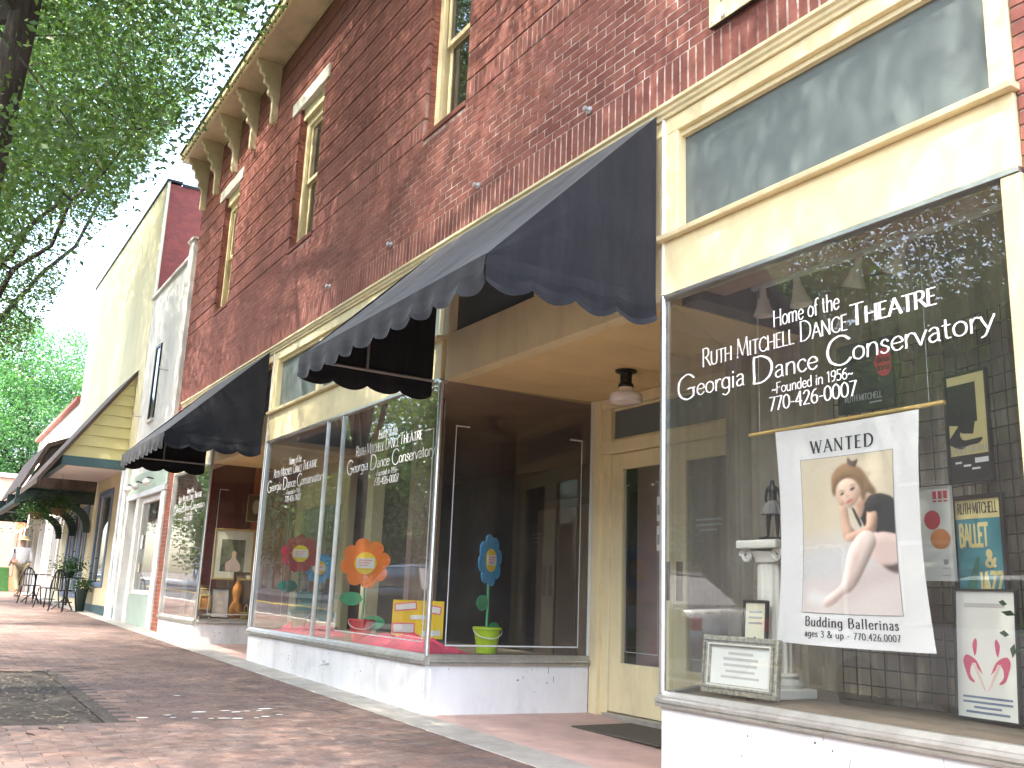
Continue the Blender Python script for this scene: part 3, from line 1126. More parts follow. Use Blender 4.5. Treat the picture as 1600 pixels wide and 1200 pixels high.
z = 4.262
row = 0
GROOVE0 = 5.20
soldier_done = False
while z < WZ1 - .03:
    # second soldier course at sill level
    if not soldier_done and row == 14:
        zz1 = z + CH * 3 - JT
        z0s = z + .014
        for s, e in subtract(WX0, WX1, [(a - .0, b + .0) for a, b in WINS]):
            x = s + .004
            while x < e - .04:
                bricks.append((x, min(x + CH - JT, e), z0s, zz1, 0.0))
                x += CH * 1.06
        z += CH * 3
        soldier_done = True
        g = 0
        continue
    y0 = 0.0
    CHC = CH
    if soldier_done:
        CHC = (BAND - GAP) / 4
        if g % 4 == 0:
            z += GAP
        g += 1
    off = (row % 2) * BL / 2
    n0 = int((WX0 - 1) / BL)
    holes = [(a, b) for a, b in WINS if z + CHC > SILL - .065 and z < HEAD + .195] + [(a - .33, b + .16) for a, b in WINS if z + CHC > 7.262 and z < 7.455]
    x = n0 * BL + off
    while x < WX1:
        a0, a1 = max(x + JT / 2, WX0), min(x + BL - JT / 2, WX1)
        x += BL
        if a1 - a0 < .02:
            continue
        for s, e in subtract(a0, a1, holes):
            if e - s > .015:
                bricks.append((s, e, z, z + CHC - JT * .85, y0))
    z += CHC
    row += 1
# right pier beside the storefront and the left pier
PIERS = [(2.19, 3.35, -.35, WZ0 - .0), (-12.96, -12.41, -.1, WZ0 - .0)]


def brick_front(mb, x0, x1, z0, z1, y0, t):
    i = len(mb.v)
    c = .0016
    d = .03
    yj = y0 + rng.uniform(-.0007, .0007)
    mb.v += [(x0, yj + d, z0), (x1, yj + d, z0), (x1, yj + d, z1), (x0, yj + d, z1),
             (x0 + c * .3, yj + c, z0 + c * .3), (x1 - c * .3, yj + c, z0 + c * .3), (x1 - c * .3, yj + c, z1 - c * .3), (x0 + c * .3, yj + c, z1 - c * .3),
             (x0 + c, yj, z0 + c), (x1 - c, yj, z0 + c), (x1 - c, yj, z1 - c), (x0 + c, yj, z1 - c)]
    for f in ((8, 9, 10, 11), (4, 5, 9, 8), (5, 6, 10, 9), (6, 7, 11, 10), (7, 4, 8, 11), (0, 1, 5, 4), (1, 2, 6, 5), (2, 3, 7, 6), (3, 0, 4, 7)):
        mb.f.append(tuple(i + q for q in f))
        mb.t.append(t)


cand = []
for k, (x0, x1, z0, z1, y0) in enumerate(bricks):
    if y0 > 0:
        continue
    full = abs((x1 - x0) - (BL - JT)) < 1e-4 or abs((z1 - z0) - (4.255 - WZ0 - .006)) < 1e-4 and abs(x1 - x0 - (CH - JT)) < 1e-4
    if not full:
        continue
    p = to_px(((x0 + x1) / 2, 0, (z0 + z1) / 2))
    if p and -20 < p[0] < 1620 and 0 < p[1] < 1210:
        cand.append((p[2], k))
cand.sort()
singles = set(k for _, k in cand[:300])
bf = MB()
shared = {}
for k, (x0, x1, z0, z1, y0) in enumerate(bricks):
    if k in singles:
        key = round(x1 - x0, 4)
        if key not in shared:
            b0 = MB()
            hx, hz = (x1 - x0) / 2, (z1 - z0) / 2
            brick_front(b0, -hx, hx, -hz, hz, 0, .5)
            shared[key] = b0.mesh('brick', 'brick')
        o = bpy.data.objects.new('brick', shared[key])
        COL.objects.link(o)
        o.parent = wallo
        og = ORG[BLD.name]
        o.location = ((x0 + x1) / 2 - og[0], rng.uniform(-.0012, .0012) - og[1], (z0 + z1) / 2 - og[2])
    else:
        brick_front(bf, x0, x1, z0, z1, y0, float(rng.random()))
bf.build('brick_field', 'brick', wallo, kind='stuff')
# window reveals: bricks on the jamb faces
rv = MB()
for a, b in WINS:
    z = SILL - .04
    while z < HEAD + .16:
        for xx, sgn in ((a, 1), (b, -1)):
            xa, xb = sorted((xx - .002 * sgn, xx + .006 * sgn))
            rv.box(xa, xb, .034, .10, z, z + CH - JT, float(rng.random()))
        z += CH
rv.build('reveal_brick_field', 'brick', wallo, kind='stuff')
for (x0, x1, z0, z1) in PIERS:
    pier = MB()
    pier.box(x0 + .002, x1 - .002, .008, .38, z0, z1 - .004)
    po = pier.build('pier', 'mortar_plain', BLD)
    pf = MB()
    z = z0
    r_ = 0
    while z < z1 - .05:
        x = x0 - (BL / 2 if r_ % 2 else 0)
        while x < x1:
            s, e = max(x, x0), min(x + BL - JT, x1)
            if e - s > .03:
                brick_front(pf, s, e, z, z + CH - JT, 0.0, float(rng.random()))
            x += BL
        # returns
        if x0 < -10:
            pf.box(x1 - .004, x1 + .004, .034, .3, z, z + CH - JT, float(rng.random()))
        z += CH
        r_ += 1
    pf.build('brick_field', 'brick' if x0 > 0 else 'pier_brick', po, kind='stuff')

# upper sash windows
for wi, (a, b) in enumerate(WINS):
    w = part('upper_window', BLD)
    zt = HEAD + .0
    yf = 0.10
    f = MB()
    f.box(a, a + .11, yf, yf + .12, SILL, zt).box(b - .11, b, yf, yf + .12, SILL, zt).box(a + .11, b - .11, yf, yf + .12, zt - .10, zt)
    f.build('frame', 'cream_trim', w, bevel=.006)
    f = MB()
    for xx in (a + .11, b - .135):
        f.box(xx, xx + .025, yf - .02, yf + .02, SILL + .02, zt - .1)
    f.build('stop_moulding', 'cream_trim', w, bevel=.004)
    mid = (SILL + zt) / 2
    for nm, z0, z1, yy in (('upper_sash', mid - .02, zt - .10, yf + .03), ('lower_sash', SILL + .01, mid + .02, yf + .065)):
        f = MB()
        f.box(a + .135, a + .185, yy, yy + .03, z0, z1).box(b - .185, b - .135, yy, yy + .03, z0, z1)
        f.box(a + .185, b - .185, yy, yy + .03, z0, z0 + .055).box(a + .185, b - .185, yy, yy + .03, z1 - .05, z1)
        f.build(nm, 'cream_trim', w, bevel=.004)
        bx('pane', 'sash_glass', w, a + .187, b - .187, yy + .012, yy + .017, z0 + .057, z1 - .052)
    bx('roller_blind', 'blind_grey', w, a + .12, b - .12, yf + .16, yf + .165, SILL + .9, zt)
    # sloping brick sill
    sl = MB()
    sl.prism([(-.012, SILL - .062), (-.012, SILL - .008), (yf + .10, SILL), (yf + .10, SILL - .062)], 'x', a - .0, b + .0)
    sl.build('sill', 'brick', w, bevel=.004)
    bx('lintel', 'stone_lintel', w, a - .322, b + .152, -.02, .24, 7.262, 7.455, bevel=.012)
    sl = MB()
    sl.box(a + .001, b - .001, .05, .3, HEAD + .001, 7.26)
    sl.build('head_board', 'cream_trim', w)

# eave with brackets
E0, E1 = WX0 - .06, WX1 + .1
ev = part('eave', BLD)
bx('soffit', 'eave_paint', ev, E0, E1, -.40, .004, 8.46, 8.50)
f = MB()
f.box(E0, E1, -.44, -.402, 8.455, 8.58)
f.box(E0, E1, -.475, -.442, 8.50, 8.60)
f.build('fascia', 'cream_trim', ev, bevel=.006)
f = MB()
f.prism([(-.50, 8.602), (-.50, 8.63), (5.0, 9.7), (5.0, 9.66), (-.44, 8.602)], 'x', E0 - .03, E1)
f.build('roof', 'brown_roof', ev)
bx('frieze_board', 'eave_paint', ev, E0 + .06, E1, -.012, .004, 8.425, 8.459)
x = E0 + .2
studs = MB()
while x < E1:
    studs.box(x, x + .02, -.455, -.441, 8.462, 8.482)
    x += .16
studs.build('fascia_studs', 'dark_metal', ev, kind='stuff')
prof = [(.0, 7.52), (-.085, 7.52), (-.10, 7.56), (-.10, 7.86), (-.125, 7.93), (-.17, 7.955), (-.185, 8.0), (-.165, 8.05), (-.19, 8.09), (-.235, 8.11), (-.255, 8.16), (-.24, 8.205),
        (-.265, 8.245), (-.305, 8.262), (-.325, 8.31), (-.312, 8.345), (-.35, 8.365), (-.375, 8.40), (-.375, 8.458), (.0, 8.458)]
for bxp in (-8.56, -9.58, -10.57, -11.66, -12.56):
    f = MB()
    f.prism(prof, 'x', bxp - .042, bxp + .042)
    f.build('bracket', 'eave_paint', BLD, bevel=.006)
# galvanised anchor bolts above the awnings
for bxp in (-0.806, -2.375, -4.10, -5.75, 0.55):
    f = MB()
    f.lathe([(.028, 0), (.028, .01), (.014, .012), (.014, .035), (.02, .036), (.02, .05), (0, .052)], n=10)
    f.xf(Matrix.Translation((bxp, -.002, 4.30)) @ Matrix.Rotation(PI / 2, 4, 'X'))
    f.build('anchor_bolt', 'galvanised', BLD, smooth=True)

# ------------------------------------------------------------------ storefront trim
LED, HDB = 3.052, 2.715
# long crown moulding under the soldier course
f = MB()
f.prism([(.0, 3.945), (-.065, 3.945), (-.065, 3.925), (-.045, 3.915), (-.045, 3.895), (-.03, 3.885), (-.03, 3.865), (.0, 3.865)], 'x', -12.40, 2.19)
f.build('crown_moulding', 'cream_trim', BLD)


def front_frame(x0, x1, splits, header=True):
    """transom window band between x0 and x1"""
    t = part('transom_window', BLD)
    f = MB()
    f.box(x0, x1, -.012, .10, 3.755, 3.862)          # head
    f.box(x0, x0 + .105, -.012, .10, 3.088, 3.755)    # stiles
    f.box(x1 - .105, x1, -.012, .10, 3.088, 3.755)
    f.build('frame', 'cream_paint', t, bevel=.006)
    f = MB()
    f.box(x0 + .105, x1 - .105, .02, .075, 3.72, 3.754)
    f.build('inner_moulding', 'cream_trim', t)
    xs_ = [x0 + .107] + splits + [x1 - .107]
    for s in splits:
        bx('mullion', 'cream_paint', t, s - .05, s + .05, .0, .09, 3.092, 3.719, bevel=.006)
    for i in range(len(xs_) - 1):
        a = xs_[i] + (.05 if i > 0 else 0)
        b = xs_[i + 1] - (.05 if i < len(xs_) - 2 else 0)
        bx('pane', 'transom_glass', t, a, b, .055, .07, 3.09, 3.72)
    return t


def header_board(x0, x1):
    f = MB()
    f.box(x0, x1, -.02, .10, HDB, LED - .002)
    f.build('header_board', 'cream_paint', BLD, bevel=.004)
    f = MB()
    f.prism([(.06, LED), (-.065, LED), (-.07, LED + .03), (.06, LED + .035)], 'x', x0 - .02, x1 + .02)
    f.build('header_ledge', 'cream_trim', BLD, bevel=.004)
    f = MB()
    f.box(x0, x1, -.026, .04, HDB - .022, HDB - .001)
    f.build('window_head_trim', 'aluminium', BLD)


front_frame(0.015, 2.185, [])
header_board(0.0, 2.185)
front_frame(-7.47, -2.84, [-5.9, -4.35])
header_board(-7.49, -2.84)
front_frame(-2.835, 0.01, [-1.41])
front_frame(-10.08, -7.475, [-8.75])
front_frame(-12.395, -10.085, [])
header_board(-12.395, -10.085)
for a, b in ((-2.80, 0.0 - .025), (-10.06, -7.515)):
    f = MB()
    f.box(a, b, .0, .12, 2.69, 3.088)
    f.build('entry_fascia', 'cream_paint', BLD, bevel=.004)
# side jambs at the right end
bx('end_jamb', 'cream_trim', BLD, 2.10, 2.188, -.02, .10, 0.39, HDB - .024, bevel=.006)
# white enamel edge strips of the trim next to the entries
for xx in (-7.505, -12.40):
    bx('edge_strip', 'white_paint', BLD, xx - .018, xx - .0, -.03, .05, .46, 3.86)
bx('edge_strip', 'white_paint', BLD, .0005, .0135, -.03, .05, 2.72, 3.86)


SILLB, SILLT = .381, .46


def sill_run(p, q, name='sill', inset=0.0):
    """ribbed aluminium sill between two plan points (outer glass line), normal to the left of p->q is outside"""
    d = Vector((q[0] - p[0], q[1] - p[1], 0))
    L = d.length
    d.normalize()
    n = Vector((d.y, -d.x, 0))      # outside
    f = MB()
    prof_ = [(-.03, SILLB), (.045, SILLB), (.05, SILLB + .012), (.04, SILLB + .018), (.052, SILLB + .026), (.052, SILLB + .04), (.036, SILLB + .05), (.036, SILLB + .056), (.012, SILLT), (-.03, SILLT)]
    i0 = len(f.v)
    for s in (inset, L - inset):
        for a, z in prof_:
            v = Vector((p[0], p[1], 0)) + d * s + n * a
            f.v.append((v.x, v.y, z))
    m = len(prof_)
    for k in range(m):
        k2 = (k + 1) % m
        f.f.append((k, k2, k2 + m, k + m))
    f.f.append(tuple(range(m)))
    f.f.append(tuple(range(2 * m - 1, m - 1, -1)))
    f.t = [.5] * len(f.f)
    return f.build(name, 'aluminium_dull', BLD)


def kick_run(p, q, panels):
    d = Vector((q[0] - p[0], q[1] - p[1], 0))
    L = d.length
    d.normalize()
    n = Vector((d.y, -d.x, 0))
    for i in range(panels):
        s0, s1 = L * i / panels + .002, L * (i + 1) / panels - .002
        f = MB()
        P = [Vector((p[0], p[1], 0)) + d * s + n * a for s, a in ((s0, .02), (s1, .02), (s1, -.06), (s0, -.06))]
        f.hexa([(v.x, v.y, -.32) for v in P], [(v.x, v.y, SILLB - .001) for v in P])
        f.build('kick_panel', 'marble_kick', BLD, bevel=.003)
    # scuffs and cracks
    for k in range(int(L * 7)):
        s = rng.uniform(.08, L - .08)
        zz = rng.uniform(G(p[0]) + .04, SILLB - .03)
        hh = rng.uniform(.004, .03)
        ww = rng.uniform(.001, .004) if rng.random() < .6 else rng.uniform(.004, .012)
        if ww > .004:
            hh = rng.uniform(.002, .006)
        f = MB()
        v = Vector((p[0], p[1], 0)) + d * s + n * .0208
        o1 = d * ww
        sk = rng.uniform(-.004, .004)
        f.quad([v - o1 + Vector((0, 0, zz - hh)), v + o1 * .6 + Vector((0, 0, zz - hh)), v + o1 + d * sk + Vector((0, 0, zz + hh)), v - o1 * .7 + d * sk + Vector((0, 0, zz + hh))])
        f.build('scuff_mark', 'scuff', BLD)


def pane_run(p, q, z0, z1, parent, name='pane', m='shop_glass', inset=.012):
    d = Vector((q[0] - p[0], q[1] - p[1], 0))
    L = d.length
    d.normalize()
    n = Vector((d.y, -d.x, 0))
    P = [Vector((p[0], p[1], 0)) + d * s + n * a for s, a in ((inset, .003), (L - inset, .003), (L - inset, -.003), (inset, -.003))]
    f = MB()
    f.hexa([(v.x, v.y, z0) for v in P], [(v.x, v.y, z1) for v in P])
    return f.build(name, m, parent)


def post(x, y, z0, z1, parent, r=.022, name='post'):
    f = MB()
    f.tube([(x, y, z0), (x, y, z1)], r, 10)
    return f.build(name, 'aluminium', parent, smooth=True)


WT = HDB - .024
# --- right display window
RW = part('display_window', BLD)
kick_run((-.0, 0), (2.185, 0), 2)
sill_run((-.02, 0), (2.185, 0))
pane_run((0.0, 0), (2.10, 0), SILLT - .004, WT, RW)
post(0, -.012, SILLT - .01, WT + .02, RW, .02)
RE = (-.80, 1.47)
kick_run(RE, (0.0, 0.04), 1)
sill_run(RE, (0.0, 0.04))
pane_run(RE, (0.0, 0.03), SILLT - .004, WT, RW)
# --- middle display window (two big lights and a narrow one)
MW = part('display_window', BLD)
kick_run((-7.505, 0), (-2.83, 0), 1)
sill_run((-7.52, 0), (-2.81, 0))
for a, b in ((-7.49, -5.43), (-5.43, -4.99), (-4.99, -2.83)):
    pane_run((a, 0), (b, 0), SILLT - .004, WT, MW)
for xx in (-5.43, -4.99):
    bx('mullion', 'aluminium', MW, xx - .013, xx + .013, -.02, .02, SILLT - .004, WT, bevel=.003)
post(-2.83, -.01, SILLT - .01, WT - .02, MW, .024)
bx('corner_bracket', 'aluminium', MW, -2.86, -2.80, -.03, .03, WT - .02, WT + .0)
ME = (-2.69, 1.47)
kick_run((-2.83, 0.022), ME, 1)
sill_run((-2.83, 0.0), ME)
pane_run((-2.83, 0.02), ME, SILLT - .004, WT, MW)
bx('end_post', 'white_paint', MW, ME[0] - .02, ME[0] + .012, ME[1], ME[1] + .022, SILLT, WT)
post(-7.497, -.01, SILLT - .01, WT + .02, MW, .016)
# hidden return on the far side of the middle window
kick_run((-8.0, 1.3), (-7.505, 0.03), 1)
sill_run((-8.0, 1.3), (-7.505, 0.03))
pane_run((-8.0, 1.3), (-7.505, 0.03), SILLT - .004, WT, MW)
# --- left display window
LW = part('display_window', BLD)
kick_run((-12.395, 0), (-10.085, 0), 1)
sill_run((-12.40, 0), (-10.07, 0))
pane_run((-12.38, 0), (-10.085, 0), SILLT - .004, WT, LW)
post(-10.085, -.01, SILLT - .01, WT, LW, .024)
LE = (-9.98, 1.3)
kick_run((-10.085, 0.022), LE, 1)
sill_run((-10.085, 0), LE)
pane_run((-10.085, .02), LE, SILLT - .004, WT, LW)
# thin vinyl border lines on the glass of the entry side panes
for parent, p, q in ((MW, (-2.83, .02), ME), (LW, (-10.085, .02), LE)):
    d = Vector((q[0] - p[0], q[1] - p[1], 0))
    L = d.length
    d.normalize()
    n = Vector((d.y, -d.x, 0))
    f = MB()
    s0, s1, z0, z1, w = .12, L - .10, .53, 2.32, .006
    for (sa, sb, za, zb) in ((s0, s0 + w * 1.6, z0, z1), (s1 - w * 1.6, s1, z0, z1), (s0, s1, z0 - w, z0 + w), (s0, s0 + .13, z1 - w, z1 + w), (s1 - .13, s1, z1 - w, z1 + w)):
        P = [Vector((p[0], p[1], 0)) + d * s + n * .006 for s in (sa, sb)]
        f.quad([(P[0].x, P[0].y, za), (P[1].x, P[1].y, za), (P[1].x, P[1].y, zb), (P[0].x, P[0].y, zb)])
    f.build('border_line', 'vinyl_line', parent)
f = MB()
for (xa, xb, za, zb) in ((-4.83, -4.815, .55, .72), (-4.83, -2.93, .547, .556), (-2.94, -2.925, .55, 2.3), (-3.1, -2.925, 2.29, 2.3)):
    f.quad([(xa, -.0065, za), (xb, -.0065, za), (xb, -.0065, zb), (xa, -.0065, zb)])
f.build('border_line', 'vinyl_line', MW)


# old brass tap on the kick panel
sp = part('wall_tap', BLD)
f = MB()
f.tube([(-4.86, -.02, .235), (-4.86, -.10, .235), (-4.86, -.115, .21)], [.011, .011, .009], 8)
f.build('spout', 'galvanised', sp, smooth=True)
f = MB()
f.tube([(-4.90, -.075, .262), (-4.82, -.075, .262)], .006, 6)
f.tube([(-4.86, -.075, .235), (-4.86, -.075, .262)], .005, 6)
f.build('handle', 'galvanised', sp)

# ------------------------------------------------------------------ window lettering
def lettering(x0, parent, sc=1.0, width=1.0):
    def W(a):
        return a * width
    f = text_mb([
        ('Home of the', x0 + W(.965), 2.336, W(.42), .085, dict(thick=.115, thin=.05, serif=.09)),
        ('Ruth Mitchell Dance', x0 + W(.725), 2.222, W(.99), .102, dict(thick=.095, thin=.04, serif=.09, smallcaps=True)),
        ('Theatre', x0 + W(1.46), 2.234, W(.46), .102, dict(thick=.13, thin=.055, serif=.09, smallcaps=True)),
        ('Georgia Dance Conservatory', x0 + W(.98), 2.068, W(1.92), .100, dict(thick=.082, thin=.05, caps_scale=1.42, rough=.012)),
        ('~Founded in 1956~', x0 + W(.985), 1.986, W(.50), .054, dict(thick=.10, thin=.07, rough=.01)),
        ('770-426-0007', x0 + W(.985), 1.900, W(.54), .073, dict(thick=.115, thin=.055)),
    ])
    f.xf(Matrix.Translation((0, -.0062, 0)))
    return f.build('lettering', 'vinyl_white', parent)


lettering(0.09, RW)
lettering(-4.83, MW)
lettering(-7.36, MW)
lettering(-12.20, LW)

# ------------------------------------------------------------------ entry of the near shop
sheet('entry_floor', 'entry_floor', -2.9, 0.1, -.003, 1.62, .0005, parent=BLD)
sheet('entry_floor', 'entry_floor', -10.2, -7.4, -.003, 1.62, .0005, parent=BLD)
bx('entry_ceiling', 'soffit_paint', BLD, -2.80, -.03, .122, 1.68, 2.692, 2.76)
bx('entry_ceiling', 'soffit_paint', BLD, -10.06, -7.52, .122, 1.68, 2.692, 2.76)
for xx in (-2.35, -1.88, -1.41, -.94, -.47):
    bx('ceiling_batten', 'soffit_paint', BLD, xx - .004, xx + .004, .124, 1.5, 2.6885, 2.692)
DY = 1.50
dz = .03
fr = part('door_frame', BLD)
f = MB()
f.box(-2.672, -2.56, DY - .03, DY + .12, -.1, 2.69)
f.box(-2.56, -2.455, DY + .005, DY + .10, -.1, 2.69)
f.build('jamb', 'cream_paint', fr, bevel=.006)
MB().box(-.85, -.775, DY - .03, DY + .12, -.1, 2.69).build('jamb', 'cream_paint', fr, bevel=.006)
f = MB()
f.box(-2.559, -.851, DY - .022, DY + .11, 2.19, 2.30)
f.box(-2.559, -.851, DY - .022, DY + .11, 2.60, 2.688)
f.build('rail', 'cream_paint', fr, bevel=.006)
f = MB()
f.box(-2.559, -2.44, DY - .01, DY + .09, 2.302, 2.598)
f.box(-2.44, -.96, DY + .02, DY + .07, 2.302, 2.325)
f.box(-2.44, -.96, DY + .02, DY + .07, 2.575, 2.598)
f.box(-.96, -.852, DY - .01, DY + .09, 2.302, 2.598)
f.build('transom_sash', 'cream_paint', fr, bevel=.004)
bx('transom_pane', 'transom_glass', fr, -2.438, -.962, DY + .04, DY + .05, 2.326, 2.574)
bx('threshold', 'aluminium_dull', fr, -2.455, -.852, DY - .05, DY + .1, -.08, .028)
for (a, b, hx_) in ((-2.452, -1.657, -1.72), (-1.653, -.855, -1.57)):
    d_ = part('door', BLD)
    f = MB()
    f.box(a, a + .15, DY + .02, DY + .065, dz + .004, 2.185)
    f.box(b - .15, b, DY + .02, DY + .065, dz + .004, 2.185)
    f.box(a + .15, b - .15, DY + .02, DY + .065, dz + .004, .43)
    f.box(a + .15, b - .15, DY + .02, DY + .065, 2.045, 2.185)
    f.build('leaf', 'cream_paint', d_, bevel=.004)
    bx('pane', 'shop_glass', d_, a + .152, b - .152, DY + .037, DY + .043, .432, 2.043)
    bx('push_plate', 'wood_dark', d_, hx_ - .035, hx_ + .035, DY + .012, DY + .019, .95, 1.25)
    f = MB()
    for (xa, xb, za, zb) in ((a + .19, a + .195, .52, 1.9), (b - .195, b - .19, .52, 1.9), (a + .19, b - .19, .52, .526), (a + .15, a + .23, 1.9, 1.906), (b - .23, b - .15, 1.9, 1.906)):
        f.quad([(xa, DY + .035, za), (xb, DY + .035, za), (xb, DY + .035, zb), (xa, DY + .035, zb)])
    f.build('border_line', 'vinyl_line', d_)
    if a < -2:
        for z0 in (1.34, 1.58):
            nb = bx('notice', 'paper_white', d_, -1.86, -1.80 + .02, DY + .03, DY + .034, z0, z0 + .2)
            bx('notice_print', 'ink_grey', d_, -1.85, -1.79, DY + .0285, DY + .0298, z0 + .05, z0 + .13)
    else:
        f = MB()
        for k in range(3):
            f.quad([(-1.40 + .05 * (k == 2), DY + .034, 1.56 - .04 * k), (-1.12 - .05 * (k == 2), DY + .034, 1.56 - .04 * k), (-1.12 - .05 * (k == 2), DY + .034, 1.574 - .04 * k), (-1.40 + .05 * (k == 2), DY + .034, 1.574 - .04 * k)])
        f.build('door_decal', 'vinyl_line', d_)
# far entry door, mostly hidden under the other awning
d_ = part('door', BLD)
f = MB()
f.box(-9.97, -9.7, 1.3, 1.4, -.1, 2.69).box(-8.15, -7.9, 1.3, 1.4, -.1, 2.69).box(-9.7, -8.15, 1.3, 1.4, 2.1, 2.69).box(-9.7, -8.15, 1.32, 1.38, .1, .5).box(-9.0, -8.85, 1.32, 1.38, .5, 2.1)
f.build('leaf', 'cream_paint', d_)
bx('pane', 'shop_glass', d_, -9.7, -8.15, 1.34, 1.346, .5, 2.1)

# ------------------------------------------------------------------ rooms behind the glass
rm = part('interior', BLD)
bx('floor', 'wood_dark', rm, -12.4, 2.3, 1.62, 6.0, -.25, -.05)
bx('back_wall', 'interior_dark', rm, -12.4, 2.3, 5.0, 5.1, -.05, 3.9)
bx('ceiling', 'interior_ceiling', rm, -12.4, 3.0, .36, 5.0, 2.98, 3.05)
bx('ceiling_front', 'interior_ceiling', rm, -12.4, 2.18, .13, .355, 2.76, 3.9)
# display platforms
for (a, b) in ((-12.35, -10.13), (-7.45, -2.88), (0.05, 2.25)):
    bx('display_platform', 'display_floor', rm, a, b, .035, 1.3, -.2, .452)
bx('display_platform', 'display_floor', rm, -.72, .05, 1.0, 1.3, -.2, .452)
# right window: side wall, back panelling with folds
bx('side_wall', 'interior_brown', rm, 2.25, 2.33, .04, 3, -.1, 3.0)
f = MB()
n = 150
zc = 2.96
for i in range(n):
    xa, xb = -.78 + 3.03 * i / n, -.78 + 3.03 * (i + 1) / n
    ya, yb = (1.24 + .035 * math.sin(xx * 31) + .02 * math.sin(xx * 67 + 1) for xx in (xa, xb))
    f.quad([(xa, ya, .45), (xb, yb, .45), (xb, yb, zc), (xa, ya, zc)])
cu = f.build('curtain', 'curtain', rm, smooth=True)
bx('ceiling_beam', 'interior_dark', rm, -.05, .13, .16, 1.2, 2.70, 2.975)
bx('door_backing', 'interior_pink', rm, -2.62, -.82, 1.95, 2.0, -.05, 2.97)  # pale board added close behind the doors to lighten their dark glass
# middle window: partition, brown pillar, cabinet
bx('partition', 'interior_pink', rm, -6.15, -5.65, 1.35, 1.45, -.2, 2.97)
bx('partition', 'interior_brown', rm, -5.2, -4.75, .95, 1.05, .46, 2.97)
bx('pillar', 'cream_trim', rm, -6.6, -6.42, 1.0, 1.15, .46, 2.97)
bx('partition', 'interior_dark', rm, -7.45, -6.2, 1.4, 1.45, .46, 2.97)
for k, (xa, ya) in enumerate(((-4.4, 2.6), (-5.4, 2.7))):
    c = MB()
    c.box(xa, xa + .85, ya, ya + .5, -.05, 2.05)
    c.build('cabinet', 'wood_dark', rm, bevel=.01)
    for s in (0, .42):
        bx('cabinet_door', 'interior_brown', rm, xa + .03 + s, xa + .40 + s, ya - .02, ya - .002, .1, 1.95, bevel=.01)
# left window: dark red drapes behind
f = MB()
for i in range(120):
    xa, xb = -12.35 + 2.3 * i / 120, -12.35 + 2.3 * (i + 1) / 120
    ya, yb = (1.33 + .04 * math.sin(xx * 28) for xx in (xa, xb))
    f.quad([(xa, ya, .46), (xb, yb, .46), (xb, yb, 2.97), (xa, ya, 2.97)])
f.build('drape', 'rust_red', rm, smooth=True)
